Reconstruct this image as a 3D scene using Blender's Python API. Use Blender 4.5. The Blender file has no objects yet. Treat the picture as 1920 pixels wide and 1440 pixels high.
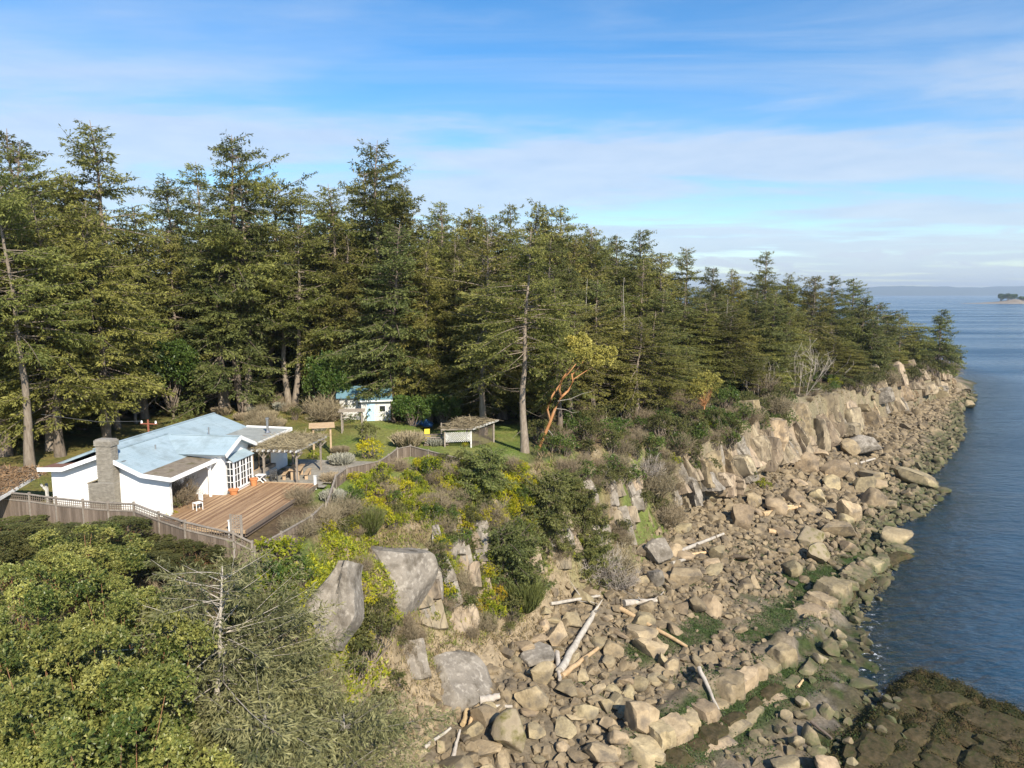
import bpy, bmesh, math, random
import numpy as np
from mathutils import Vector, Matrix
R = math.radians
SC = bpy.context.scene
COL = SC.collection

# ------------------------------------------------------------------ camera, sky, sun, exposure
PITCH = R(7.2); FOC = 1333.0; CAMH = 28.0
cam = bpy.data.cameras.new('camera'); cam_o = bpy.data.objects.new('camera', cam); COL.objects.link(cam_o)
cam_o.location = (0, 0, CAMH); cam_o.rotation_euler = (R(90) - PITCH, 0, 0)
cam.sensor_width = 36; cam.lens = 36 * FOC / 1920; cam.clip_start = 0.1; cam.clip_end = 60000
SC.camera = cam_o

SUN_AZ = R(27); SUN_EL = R(36)          # the sun stands behind the viewer, to the right
sun = bpy.data.lights.new('sun', 'SUN'); sun.energy = 5.0; sun.angle = R(0.53); sun.color = (1, 0.91, 0.77)
sun_o = bpy.data.objects.new('sun', sun); COL.objects.link(sun_o)
sd = Vector((math.sin(SUN_AZ) * math.cos(SUN_EL), -math.cos(SUN_AZ) * math.cos(SUN_EL), math.sin(SUN_EL)))
sun_o.rotation_euler = sd.to_track_quat('Z', 'Y').to_euler(); sun_o.location = (30, -60, 80)

W = bpy.data.worlds.new('World'); SC.world = W; W.use_nodes = True
nt = W.node_tree; nt.nodes.clear()
def wn(t, **k):
    n = nt.nodes.new(t)
    for a, b in k.items(): setattr(n, a, b)
    return n
def wl(a, b): nt.links.new(a, b)
def wmath(op, a, b=None, clamp=False):
    n = wn('ShaderNodeMath', operation=op, use_clamp=clamp)
    for i, v in enumerate((a, b)):
        if v is None: continue
        if isinstance(v, (int, float)): n.inputs[i].default_value = v
        else: wl(v, n.inputs[i])
    return n.outputs[0]
def wnoise(vec, scale, detail=6, rough=.55, dist=0.0):
    n = wn('ShaderNodeTexNoise'); n.inputs['Scale'].default_value = scale; n.inputs['Detail'].default_value = detail
    n.inputs['Roughness'].default_value = rough; n.inputs['Distortion'].default_value = dist
    wl(vec, n.inputs['Vector']); return n.outputs['Fac']
def wramp(f, a, b):
    n = wn('ShaderNodeMapRange', interpolation_type='SMOOTHSTEP'); n.inputs[1].default_value = a; n.inputs[2].default_value = b
    wl(f, n.inputs[0]); return n.outputs[0]
sky = wn('ShaderNodeTexSky', sky_type='NISHITA'); sky.sun_disc = False
sky.sun_elevation = SUN_EL; sky.sun_rotation = math.atan2(sd.x, sd.y); sky.altitude = 30
sky.air_density = 1.0; sky.dust_density = 0.15; sky.ozone_density = 3.0
tc = wn('ShaderNodeTexCoord'); sx = wn('ShaderNodeSeparateXYZ'); wl(tc.outputs['Generated'], sx.inputs[0])
zz = wmath('ADD', wmath('MAXIMUM', sx.outputs[2], 0.0), 0.035)
cx = wn('ShaderNodeCombineXYZ'); wl(wmath('DIVIDE', sx.outputs[0], zz), cx.inputs[0]); wl(wmath('DIVIDE', sx.outputs[1], zz), cx.inputs[1])
mp = wn('ShaderNodeMapping'); mp.inputs['Rotation'].default_value = (0, 0, R(-38)); mp.inputs['Scale'].default_value = (0.55, 1.0, 1); mp.inputs['Location'].default_value = (5.1, 1.9, 0)
wl(cx.outputs[0], mp.inputs[0])
n1 = wnoise(mp.outputs[0], 0.55, 8, .58, .25)
mp2 = wn('ShaderNodeMapping'); mp2.inputs['Rotation'].default_value = (0, 0, R(35)); mp2.inputs['Scale'].default_value = (.35, 1.6, 1)
wl(cx.outputs[0], mp2.inputs[0])
n2 = wnoise(mp2.outputs[0], .75, 8, .62, .6)
sp = wn('ShaderNodeSeparateXYZ'); wl(cx.outputs[0], sp.inputs[0])
# a cloud sheet that begins some way off and reaches to the horizon, all round
dist = wmath('SQRT', wmath('ADD', wmath('MULTIPLY', sp.outputs[0], sp.outputs[0]), wmath('MULTIPLY', sp.outputs[1], sp.outputs[1])))
bank = wramp(wmath('ADD', dist, wmath('MULTIPLY', wmath('SUBTRACT', n1, .5), 5.0)), 2.5, 4.2)
f1 = wmath('MULTIPLY', bank, wramp(n1, .32, .52))
f2 = wmath('MULTIPLY', wramp(n2, .40, .76), .46)
# low heaped clouds close to the horizon
mp3 = wn('ShaderNodeMapping'); mp3.inputs['Scale'].default_value = (1, 1, 5.0); wl(tc.outputs['Generated'], mp3.inputs[0])
n3 = wnoise(mp3.outputs[0], 11, 6, .6, .2)
low = wmath('MULTIPLY', wmath('SUBTRACT', 1.0, wramp(sx.outputs[2], .045, .13)), wramp(n3, .44, .62))
fac = wmath('MAXIMUM', wmath('MAXIMUM', wmath('MULTIPLY', f1, .76), f2), wmath('MULTIPLY', low, .85))
tint = wn('ShaderNodeMix', data_type='RGBA'); wl(n3, tint.inputs['Factor'])
tint.inputs['A'].default_value = (2.8, 3.5, 4.6, 1); tint.inputs['B'].default_value = (4.5, 4.8, 5.3, 1)
hsv = wn('ShaderNodeHueSaturation'); hsv.inputs['Saturation'].default_value = 1.32; wl(sky.outputs[0], hsv.inputs['Color'])
mixc = wn('ShaderNodeMix', data_type='RGBA'); wl(fac, mixc.inputs['Factor']); wl(hsv.outputs[0], mixc.inputs['A']); wl(tint.outputs['Result'], mixc.inputs['B'])
bg = wn('ShaderNodeBackground'); bg.inputs['Strength'].default_value = 0.118; wl(mixc.outputs['Result'], bg.inputs['Color'])
wo = wn('ShaderNodeOutputWorld'); wl(bg.outputs[0], wo.inputs['Surface'])

SC.view_settings.view_transform = 'Standard'; SC.view_settings.look = 'None'
SC.view_settings.exposure = 0.68; SC.view_settings.gamma = 1.0; SC.view_settings.use_curve_mapping = False
SC.cycles.max_bounces = 6; SC.cycles.transparent_max_bounces = 8; SC.cycles.diffuse_bounces = 3
SC.cycles.use_denoising = True

# ------------------------------------------------------------------ numbers, noise, terrain
rng = np.random.default_rng(11); random.seed(5)
def hsh(a):
    a = a.astype(np.int64) & 0xffffffff
    a = (a ^ 61) ^ (a >> 16); a = (a + (a << 3)) & 0xffffffff; a = a ^ (a >> 4); a = (a * 0x27d4eb2d) & 0xffffffff; a = a ^ (a >> 15)
    return (a & 0xffffff) / float(0xffffff)
def vnoise(x, y, z=None, seed=0):
    x = np.asarray(x, float); y = np.asarray(y, float); z = np.zeros_like(x) if z is None else np.asarray(z, float)
    xi = np.floor(x).astype(np.int64); yi = np.floor(y).astype(np.int64); zi = np.floor(z).astype(np.int64)
    fx = x - xi; fy = y - yi; fz = z - zi
    fx = fx * fx * (3 - 2 * fx); fy = fy * fy * (3 - 2 * fy); fz = fz * fz * (3 - 2 * fz)
    def c(i, j, k): return hsh((xi + i) * 73856093 + (yi + j) * 19349663 + (zi + k) * 83492791 + seed * 7919)
    def pl(k):
        a = c(0, 0, k) * (1 - fx) + c(1, 0, k) * fx; b = c(0, 1, k) * (1 - fx) + c(1, 1, k) * fx
        return a * (1 - fy) + b * fy
    return pl(0) * (1 - fz) + pl(1) * fz
def fbm(x, y, z=None, o=4, seed=0):
    s = 0; a = .5; t = 0
    for i in range(o):
        s = s + a * vnoise(x, y, z, seed + i * 13); t += a; a *= .5
        x = np.asarray(x) * 2.03 + 7.1; y = np.asarray(y) * 2.03 + 3.7
        if z is not None: z = np.asarray(z) * 2.03 + 1.9
    return s / t
def sstep(a, b, x):
    t = np.clip((x - a) / (b - a), 0, 1); return t * t * (3 - 2 * t)

TOP = np.array([(-120, 38, 14.2), (-34, 40.3, 14.2), (-22, 37.2, 14.2), (-15.5, 35.4, 14.0), (-12.0, 36.8, 13.9), (-11.0, 46.6, 14.1), (-8.3, 54.6, 14.2), (-4, 56.6, 14.1), (0.5, 58.2, 13.8), (4, 63.5, 13.3), (8, 69, 13.2), (12.5, 75.5, 13.2), (19, 81.5, 12.8), (28, 93, 12.8), (37, 105.5, 12.6), (47, 117, 11.8), (57, 129.5, 11), (68, 139, 10.3), (85, 155, 9.8), (104, 177, 9), (117, 193, 8), (132, 222, 7.5), (150, 290, 8)], float)
FOOT = np.array([(-120, 12, 4), (-34, 15, 4), (-20, 18, 4), (-12, 24, 3.5), (-7.5, 30, 3.2), (-5.3, 35.6, 3.2), (-3.0, 40, 3.8), (1.5, 46, 3.6), (5, 54, 4), (12, 62.5, 4), (18.5, 74, 4), (26.5, 82.5, 4), (35, 93, 4), (54, 118, 3), (70, 137, 2.8), (89, 157, 2.5), (108, 178, 2.2), (122, 194, 1.6), (139, 222, 2), (158, 290, 2)], float)
WATER = np.array([(-120, -8, 0), (-30, 2, 0), (-5, 9, 0), (8, 21, 0), (16, 30, 0), (22, 38, 0), (25.5, 45, 0), (26.5, 50, 0), (30.5, 60, 0), (36.5, 67.5, 0), (43, 76.5, 0), (44.5, 83, 0), (52, 88.5, 0), (61, 99, 0), (63.5, 107, 0), (76, 122, 0), (92, 144, 0), (111, 175, 0), (120, 184, 0), (128, 196, 0), (148, 226, 0), (170, 290, 0)], float)
def polydist(x, y, L):
    best = np.full(x.shape, 1e18); zz = np.zeros_like(best); sg = np.ones_like(best)
    for a, b in zip(L[:-1], L[1:]):
        dx, dy = b[0] - a[0], b[1] - a[1]; l2 = dx * dx + dy * dy
        t = np.clip(((x - a[0]) * dx + (y - a[1]) * dy) / l2, 0, 1)
        ex = x - a[0] - t * dx; ey = y - a[1] - t * dy; d = ex * ex + ey * ey
        m = d < best - 1e-9
        best = np.where(m, d, best); zz = np.where(m, a[2] + t * (b[2] - a[2]), zz)
        sg = np.where(m, np.sign(dx * ey - dy * ex + 1e-12), sg)
    return np.sqrt(best) * sg, zz
def seg_bump(x, y, a, b, wid, h):
    dx, dy = b[0] - a[0], b[1] - a[1]; l2 = dx * dx + dy * dy
    t = np.clip(((x - a[0]) * dx + (y - a[1]) * dy) / l2, 0, 1)
    d = np.hypot(x - a[0] - t * dx, y - a[1] - t * dy)
    return h * sstep(1, .35, d / wid)
def ray(px, py):
    x = px - 960; y = 720 - py
    return np.array([x, y * math.sin(PITCH) + FOC * math.cos(PITCH), y * math.cos(PITCH) - FOC * math.sin(PITCH)]) / FOC
def P(px, py, z):
    r = ray(px, py); t = (z - CAMH) / r[2]; return np.array([r[0] * t, r[1] * t, z])
def PY(px, py, Y):
    r = ray(px, py); t = Y / r[1]; return np.array([r[0] * t, Y, CAMH + r[2] * t])
def proj(p):
    Z = p[2] - CAMH; d = p[1] * math.cos(PITCH) - Z * math.sin(PITCH); u = p[1] * math.sin(PITCH) + Z * math.cos(PITCH)
    return 960 + FOC * p[0] / d, 720 - FOC * u / d, d
LEDGE = [(P(1175, 1440, .6), P(1330, 1310, .8)), (P(1330, 1310, .8), P(1470, 1215, .8)), (P(1500, 1150, .8), P(1680, 1022, .6)), (P(1470, 1215, .8), P(1560, 1150, .6))]
SHELF = [(P(1570, 1500, .2), P(1745, 1288, .2), 2.1, .75), (P(1690, 1500, .2), P(1800, 1300, .2), 1.7, .62), (P(1850, 1480, .2), P(1880, 1340, .2), 2.0, .45)]
WEEDY = [(P(1225, 1450, .6), P(1495, 1265, .6), 2.6), (P(1195, 1262, 1.2), P(1330, 1188, 1.2), 1.7), (P(1400, 1205, .9), P(1560, 1075, .8), 1.6), (P(1480, 1090, .9), P(1640, 1040, .6), 1.5)]
def weedy(x, y): return np.maximum.reduce([seg_bump(np.asarray(x, float), np.asarray(y, float), a, b_, w_, 1.) for a, b_, w_ in WEEDY])
def terrain(x, y, full=False):
    x = np.asarray(x, float); y = np.asarray(y, float)
    w = (fbm(x * .35, y * .35, seed=3) - .5)
    dT, zT = polydist(x + w * 1.6, y + w * 1.2, TOP); dF, zF = polydist(x + w * 1.2, y - w, FOOT); dW, _ = polydist(x, y, WATER)
    a = np.clip(dF / (dF + np.maximum(-dT, 0) + 1e-6), 0, 1)
    pA = np.interp(a, [0, .3, 1], [0, .30, 1.0])
    pB = np.interp(a, [0, .36, .54, .62, 1], [0, .30, .66, .76, 1.0])
    pC = np.interp(a, [0, .16, .30, .5, 1], [0, .12, .82, .93, 1.0])
    kB = sstep(-13, -10, x) * sstep(24, 34, y); kC = sstep(68, 80, y)
    pr = pA * (1 - kB) + pB * kB; pr = pr * (1 - kC) + pC * kC
    zc = zF + (zT - zF) * pr
    inland = np.maximum(dT, 0)
    zi = zT + (14.6 - 14.2) * sstep(0, 4, inland) * (x < 20) + np.clip((inland - 34) * .03, 0, 2.2)
    b = np.clip(dW / (dW + np.maximum(-dF, 0) + 1e-6), 0, 1)
    zb = zF * np.power(b, 1.25)
    zs = np.maximum(dW * .10, -5.0)
    z = np.where(dT > 0, zi, np.where(dF > 0, zc, np.where(dW > 0, zb, zs)))
    rough = fbm(x * .8, y * .8, seed=9, o=4) - .5
    cliff = ((dF > 0) & (dT < 0)).astype(float) * np.minimum(1, np.minimum(np.abs(dF), np.abs(dT)) / 1.5)
    beach = ((dF <= 0) & (dW > -6)).astype(float)
    z = z + cliff * rough * 1.7 + beach * (rough * .55 * np.minimum(1, np.maximum(dW, 0) / 6 + .25)) + np.maximum(0, (dT > 1) * rough * .25 * (inland > 45))
    for (p, q) in LEDGE: z = z + seg_bump(x, y, p, q, 1.3, .55) * beach
    for p, q, wd, h in SHELF: z = np.maximum(z, seg_bump(x + w * 1.2, y + w, p, q, wd * 1.35, h + .35) - .35 + rough * .16 * (dW < 3) - 50 * (seg_bump(x, y, p, q, wd * 1.35, 1) <= 0))
    p, q, wd, h = SHELF[0]; ux, uy = q[0] - p[0], q[1] - p[1]; ul = math.hypot(ux, uy); cc_ = ((x - p[0]) * -uy + (y - p[1]) * ux) / ul + w * 1.5; mk = np.maximum.reduce([seg_bump(x, y, a_, b__, wd_ * 1.5, 1.) for a_, b__, wd_, h_ in SHELF])
    z = z + mk * (.20 * np.abs(((cc_ / 1.15) % 1) - .45) * 2 - .16 + .34 * rough)
    z = z + ((dW < 4) & (dW > -6)) * rough * .35
    if full: return z, dT, dF, dW
    return z
def hz(x, y): return float(terrain(np.array([x]), np.array([y]))[0])
TT = np.concatenate([np.arange(14, 110, .35), np.arange(110, 330, 1.2)])
def hit(px, py):
    r = ray(px, py); X = r[0] * TT; Y = r[1] * TT; Z = CAMH + r[2] * TT
    h = np.maximum(terrain(X, Y), 0.0); k = np.nonzero(Z < h)[0]
    if len(k) == 0: k = [len(TT) - 1]
    i = k[0]
    return Vector((X[i], Y[i], h[i])), r[1] * TT[i] * 1.0
def ppm(v): return FOC / proj(v)[2]     # photograph pixels in a metre at that point

# ------------------------------------------------------------------ mesh building
class MB:
    def __init__(s): s.V = []; s.F = []; s.T = []; s.n = 0
    def add(s, V, Fc, tint=.5):
        V = np.asarray(V, float).reshape(-1, 3); Fc = np.asarray(Fc, np.int64)
        s.V.append(V); s.F.append(Fc + s.n); s.n += len(V)
        t = np.broadcast_to(np.asarray(tint, float), (len(Fc),)); s.T.append(t)
        return s
    def box(s, c, d, rz=0, M=None, tint=.5):
        x, y, z = [q / 2 for q in d]
        V = np.array([(-x, -y, -z), (x, -y, -z), (x, y, -z), (-x, y, -z), (-x, -y, z), (x, -y, z), (x, y, z), (-x, y, z)])
        if rz: ca, sa = math.cos(rz), math.sin(rz); V = V @ np.array([(ca, sa, 0), (-sa, ca, 0), (0, 0, 1)])
        if M is not None: V = V @ np.array(M.to_3x3()).T
        return s.add(V + np.asarray(c), [(0, 3, 2, 1), (4, 5, 6, 7), (0, 1, 5, 4), (1, 2, 6, 5), (2, 3, 7, 6), (3, 0, 4, 7)], tint)
    def bar(s, a, b, w, h=None, tint=.5):            # square bar from a to b
        a = Vector(a); b = Vector(b); d = b - a; h = h or w
        q = d.to_track_quat('X', 'Z').to_matrix()
        return s.box((a + b) / 2, (d.length, w, h), M=q, tint=tint)
    def tube(s, pts, rad, n=6, tint=.5, cap=True):
        pts = np.asarray(pts, float); m = len(pts); rad = np.broadcast_to(np.asarray(rad, float), (m,))
        tg = np.gradient(pts, axis=0); tg /= np.linalg.norm(tg, axis=1)[:, None] + 1e-9
        ref = np.where(np.abs(tg[:, 2:3]) > .9, np.array([[1., 0, 0]]), np.array([[0, 0, 1.]]))
        u = np.cross(ref, tg); u /= np.linalg.norm(u, axis=1)[:, None] + 1e-9; v = np.cross(tg, u)
        an = np.linspace(0, 2 * math.pi, n, endpoint=False)
        V = pts[:, None] + rad[:, None, None] * (np.cos(an)[None, :, None] * u[:, None] + np.sin(an)[None, :, None] * v[:, None])
        i = np.arange(m - 1)[:, None] * n; j = np.arange(n)[None]; k = (j + 1) % n
        Fc = np.stack([i + j, i + k, i + n + k, i + n + j], -1).reshape(-1, 4)
        s.add(V, Fc, tint)
        if cap and n >= 3:
            for o, rev in ((0, True), ((m - 1) * n, False)):
                f = list(range(n)); f = f[::-1] if rev else f
                s.F.append(np.array([[o + q for q in f]]) + s.n - m * n); s.T.append(np.array([np.mean(tint)]))
        return s
    def quads(s, Q, tint):                            # Q: (N,4,3)
        N = len(Q)
        return s.add(Q.reshape(-1, 3), np.arange(N * 4).reshape(N, 4), tint)
    def mesh(s, name, mat, smooth=False, sharp=None):
        me = bpy.data.meshes.new(name)
        V = np.concatenate(s.V); nl = sum(f.size for f in s.F); npol = sum(len(f) for f in s.F)
        me.vertices.add(len(V)); me.vertices.foreach_set('co', V.ravel())
        me.loops.add(nl); me.loops.foreach_set('vertex_index', np.concatenate([f.ravel() for f in s.F]).astype(np.int32))
        st = np.concatenate([np.full(len(f), f.shape[1]) for f in s.F]); st = np.concatenate([[0], np.cumsum(st)[:-1]])
        me.polygons.add(npol); me.polygons.foreach_set('loop_start', st.astype(np.int32))
        me.polygons.foreach_set('use_smooth', np.full(npol, bool(smooth)))
        at = me.attributes.new('tint', 'FLOAT', 'FACE'); at.data.foreach_set('value', np.concatenate(s.T).astype(np.float32))
        me.update(calc_edges=True)
        if sharp: me.set_sharp_from_angle(angle=R(sharp))
        if mat: me.materials.append(mat)
        return me
    def obj(s, name, mat, parent=None, smooth=False, sharp=None): return link(name, s.mesh(name, mat, smooth, sharp), parent)
def link(name, me, parent=None):
    o = bpy.data.objects.new(name, me); COL.objects.link(o)
    if parent is not None: o.parent = parent
    return o
def tag(o, label=None, cat=None, group=None, kind=None):
    if label: o['label'] = label
    if cat: o['category'] = cat
    if group: o['group'] = group
    if kind: o['kind'] = kind
    return o
def thing(name, label, cat, loc=(0, 0, 0), rz=0, group=None, sc=None):
    o = link(name, None); o.location = loc; o.rotation_euler = (0, 0, rz); o.empty_display_size = .3
    if sc is not None: o.scale = sc if hasattr(sc, '__len__') else (sc, sc, sc)
    return tag(o, label, cat, group)
def place(name, parts, label, cat, loc, rz=0, sc=1, group=None, tilt=(0, 0)):      # a thing whose parts share mesh data
    t = thing(name, label, cat, loc, rz, group, sc); t.rotation_euler = (tilt[0], tilt[1], rz)
    for pn, me in parts: link(pn, me, t)
    return t

# ------------------------------------------------------------------ materials
MATS = {}
def M(name, c1, c2=None, scale=3.0, rough=.8, bump=0.0, bscale=None, tint=False, rnd=0.0, trans=0.0, c3=None, c3at=(.6, .75), c3scale=None, stretch=None, coord='Object', spec=.3, tide=False, metal=0.0, crack=False, stain=None):
    m = bpy.data.materials.new(name); m.use_nodes = True; n = m.node_tree; N = n.nodes; L = n.links
    b = N['Principled BSDF']; b.inputs['Roughness'].default_value = rough; b.inputs['Specular IOR Level'].default_value = spec; b.inputs['Metallic'].default_value = metal
    tcn = N.new('ShaderNodeTexCoord'); mpn = N.new('ShaderNodeMapping'); L.new(tcn.outputs[coord], mpn.inputs[0])
    geo = N.new('ShaderNodeNewGeometry')
    if coord == 'World': pass
    if stretch: mpn.inputs['Scale'].default_value = stretch
    def noise(sc, det=5, vec=None):
        t = N.new('ShaderNodeTexNoise'); t.inputs['Scale'].default_value = sc; t.inputs['Detail'].default_value = det; t.inputs['Roughness'].default_value = .6
        L.new(vec or mpn.outputs[0], t.inputs['Vector']); return t.outputs['Fac']
    def ramp(f, a, c):
        t = N.new('ShaderNodeMapRange'); t.inputs[1].default_value = a; t.inputs[2].default_value = c; L.new(f, t.inputs[0]); return t.outputs[0]
    def mix(f, a, c, mode='MIX'):
        t = N.new('ShaderNodeMix'); t.data_type = 'RGBA'; t.blend_type = mode
        for k, v in (('Factor', f), ('A', a), ('B', c)):
            if isinstance(v, (float, int)): t.inputs[k].default_value = v
            elif isinstance(v, tuple): t.inputs[k].default_value = (*v, 1)
            else: L.new(v, t.inputs[k])
        return t.outputs['Result']
    col = None
    if c2 is None: c2 = c1
    if tint:
        at = N.new('ShaderNodeAttribute'); at.attribute_name = 'tint'; f = at.outputs['Fac']
    else: f = ramp(noise(scale), .3, .7)
    col = mix(f, tuple(c1), tuple(c2))
    if tint == 'both': col = mix(ramp(noise(scale), .25, .75), mix(1.0, col, (.62, .6, .58), 'MULTIPLY'), col)
    if c3 is not None:
        col = mix(ramp(noise(c3scale or scale * .4, 6), *c3at), col, tuple(c3))
    if stain is not None: col = mix(ramp(noise(.75, 7), .50, .68), col, tuple(stain))
    ck = None
    if crack:
        vo = N.new('ShaderNodeTexVoronoi'); vo.feature = 'DISTANCE_TO_EDGE'; vo.inputs['Scale'].default_value = 1.0
        mq = N.new('ShaderNodeMapping'); mq.inputs['Scale'].default_value = (.75, .75, .28); L.new(tcn.outputs['Object'], mq.inputs[0])
        nq = N.new('ShaderNodeTexNoise'); nq.inputs['Scale'].default_value = 1.5; L.new(mq.outputs[0], nq.inputs['Vector'])
        aq = N.new('ShaderNodeMix'); aq.data_type = 'RGBA'; aq.blend_type = 'ADD'; aq.inputs['Factor'].default_value = .45; L.new(mq.outputs[0], aq.inputs['A']); L.new(nq.outputs['Color'], aq.inputs['B'])
        L.new(aq.outputs['Result'], vo.inputs['Vector']); ck = ramp(vo.outputs['Distance'], .0, .03)
        col = mix(ck, mix(.34, col, (.05, .04, .03)), col)
    if rnd:
        oi = N.new('ShaderNodeObjectInfo'); hs = N.new('ShaderNodeHueSaturation')
        hs.inputs['Hue'].default_value = .5
        L.new(ramp_r(N, L, oi.outputs['Random'], 1 - rnd, 1 + rnd), hs.inputs['Value'])
        mm = N.new('ShaderNodeMath'); mm.operation = 'MULTIPLY'; mm.inputs[1].default_value = 7.31; L.new(oi.outputs['Random'], mm.inputs[0])
        fr = N.new('ShaderNodeMath'); fr.operation = 'FRACT'; L.new(mm.outputs[0], fr.inputs[0])
        L.new(ramp_r(N, L, fr.outputs[0], .5 - rnd * .03, .5 + rnd * .05), hs.inputs['Hue'])
        L.new(col, hs.inputs['Color']); col = hs.outputs[0]
    if tide:      # the tide's own mark: weed and dark wet rock low on the shore
        sp_ = N.new('ShaderNodeSeparateXYZ'); L.new(geo.outputs['Position'], sp_.inputs[0])
        nz = noise(.45, 5, geo.outputs['Position'])
        add = N.new('ShaderNodeMath'); add.operation = 'MULTIPLY_ADD'; L.new(nz, add.inputs[0]); add.inputs[1].default_value = 3.0; L.new(sp_.outputs[2], add.inputs[2])
        g = ramp(add.outputs[0], 2.75, 2.15); g2 = ramp(add.outputs[0], 1.75, 1.2)
        gm = N.new('ShaderNodeMath'); gm.operation = 'MULTIPLY'; L.new(g, gm.inputs[0]); gm.inputs[1].default_value = .8
        col = mix(gm.outputs[0], col, mix(ramp(noise(1.6, 4, geo.outputs['Position']), .4, .6), (.055, .075, .025), (.11, .095, .055)))
        col = mix(g2, col, (.040, .034, .022))
    L.new(col, b.inputs['Base Color'])
    if bump:
        bp = N.new('ShaderNodeBump'); bp.inputs['Strength'].default_value = bump; bp.inputs['Distance'].default_value = .05
        hgt_ = noise(bscale or scale * 4, 8)
        if ck is not None:
            ha = N.new('ShaderNodeMath'); ha.operation = 'MULTIPLY_ADD'; L.new(ck, ha.inputs[0]); ha.inputs[1].default_value = 1.6; L.new(hgt_, ha.inputs[2]); hgt_ = ha.outputs[0]
        L.new(hgt_, bp.inputs['Height']); L.new(bp.outputs[0], b.inputs['Normal'])
    if trans:
        tr = N.new('ShaderNodeBsdfTranslucent'); L.new(col, tr.inputs['Color']); ms = N.new('ShaderNodeMixShader'); ms.inputs[0].default_value = trans
        L.new(b.outputs[0], ms.inputs[1]); L.new(tr.outputs[0], ms.inputs[2]); L.new(ms.outputs[0], N['Material Output'].inputs['Surface'])
    MATS[name] = m; return m
def ramp_r(N, L, f, a, c):
    t = N.new('ShaderNodeMapRange'); t.inputs[3].default_value = a; t.inputs[4].default_value = c; L.new(f, t.inputs[0]); return t.outputs[0]

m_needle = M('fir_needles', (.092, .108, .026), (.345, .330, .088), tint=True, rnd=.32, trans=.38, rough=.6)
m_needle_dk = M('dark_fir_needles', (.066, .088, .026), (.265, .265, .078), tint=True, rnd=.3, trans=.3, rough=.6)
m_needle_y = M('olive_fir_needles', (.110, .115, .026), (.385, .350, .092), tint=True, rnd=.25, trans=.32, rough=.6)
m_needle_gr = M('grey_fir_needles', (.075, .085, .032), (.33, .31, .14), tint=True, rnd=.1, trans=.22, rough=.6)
m_bark = M('fir_bark', (.15, .115, .085), (.29, .24, .19), 2.5, bump=.9, bscale=9, stretch=(3, 3, .5), rnd=.2, rough=.9)
m_bark_gr = M('grey_bark', (.20, .18, .155), (.36, .33, .28), 3, bump=.6, bscale=9, stretch=(3, 3, .6), rough=.9)
m_mbark = M('madrona_bark', (.30, .125, .045), (.44, .225, .095), 1.6, bump=.3, c3=(.30, .22, .15), c3at=(.58, .7), rough=.55)
m_mbark2 = M('dull_madrona_bark', (.17, .085, .045), (.30, .16, .08), 1.6, bump=.3, rough=.6)
m_mleaf = M('madrona_leaves', (.060, .095, .020), (.42, .40, .11), tint=True, rnd=.12, trans=.25, rough=.42, spec=.4)
m_myell = M('yellow_madrona_leaves', (.24, .235, .05), (.56, .50, .13), tint=True, rnd=.1, trans=.25, rough=.45)
m_gleaf = M('laurel_leaves', (.040, .085, .016), (.17, .215, .045), tint=True, rnd=.2, trans=.25, rough=.4, spec=.4)
m_oleaf = M('olive_shrub_leaves', (.060, .072, .020), (.20, .19, .062), tint=True, rnd=.2, trans=.22, rough=.6)
m_yleaf = M('golden_shrub_leaves', (.24, .25, .018), (.72, .62, .025), tint=True, rnd=.1, trans=.3, rough=.5)
m_lime = M('lime_ivy_leaves', (.12, .17, .016), (.48, .47, .03), tint=True, rnd=.12, trans=.3, rough=.45)
m_orange = M('orange_flower_leaves', (.22, .18, .02), (.62, .40, .02), tint=True, trans=.25, rough=.55)
m_red = M('red_shrub_leaves', (.22, .03, .02), (.42, .07, .05), tint=True, trans=.25, rough=.5)
m_twig = M('bare_twigs', (.14, .110, .068), (.32, .26, .165), tint=True, rnd=.2, rough=.9)
m_twig_w = M('bleached_twigs', (.26, .22, .18), (.46, .41, .35), tint=True, rnd=.1, rough=.9)
m_broom = M('broom_stems', (.035, .055, .014), (.15, .16, .045), tint=True, rnd=.15, trans=.1, rough=.6)
m_grassg = M('green_grass', (.10, .15, .022), (.34, .36, .06), tint=True, trans=.3, rough=.6)
m_grassd = M('dry_grass', (.15, .115, .06), (.37, .29, .155), tint=True, trans=.25, rough=.8)
m_rock = M('cliff_sandstone', (.18, .14, .10), (.38, .305, .205), 1.1, bump=.55, bscale=6, c3=(.43, .35, .22), c3at=(.58, .74), c3scale=.55, stain=(.10, .085, .065), rnd=.2, rough=.92, tide=True, stretch=(1, 1, .55), crack=True)
m_rockg = M('grey_cliff_stone', (.15, .13, .105), (.30, .265, .215), .9, bump=1.6, bscale=4, c3=(.40, .36, .30), c3at=(.50, .72), c3scale=3.2, stain=(.085, .07, .05), rough=.93)
m_boul = M('beach_sandstone', (.21, .16, .098), (.41, .32, .195), 1.7, bump=1.0, bscale=5, c3=(.115, .098, .078), c3at=(.52, .72), c3scale=1.0, stain=(.13, .105, .075), rnd=.28, rough=.9, tide=True)
m_moss = M('mossy_stone', (.26, .21, .14), (.36, .30, .2), 1.3, bump=.6, bscale=7, c3=(.11, .10, .025), c3at=(.45, .66), c3scale=1.3, rough=.95)
m_bark_pale = M('pale_bark', (.34, .30, .25), (.52, .47, .39), 3, bump=.6, bscale=9, stretch=(3, 3, .6), rough=.9)
m_drift = M('driftwood_tan', (.42, .28, .14), (.58, .42, .24), 3, bump=.3, stretch=(1, 1, 1), rnd=.12, rough=.8)
m_drift_g = M('driftwood_grey', (.30, .265, .22), (.50, .45, .38), 3, bump=.3, rnd=.12, rough=.85)
m_white = M('white_paint', (.78, .78, .76), (.84, .84, .82), 2, rough=.55)
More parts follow.
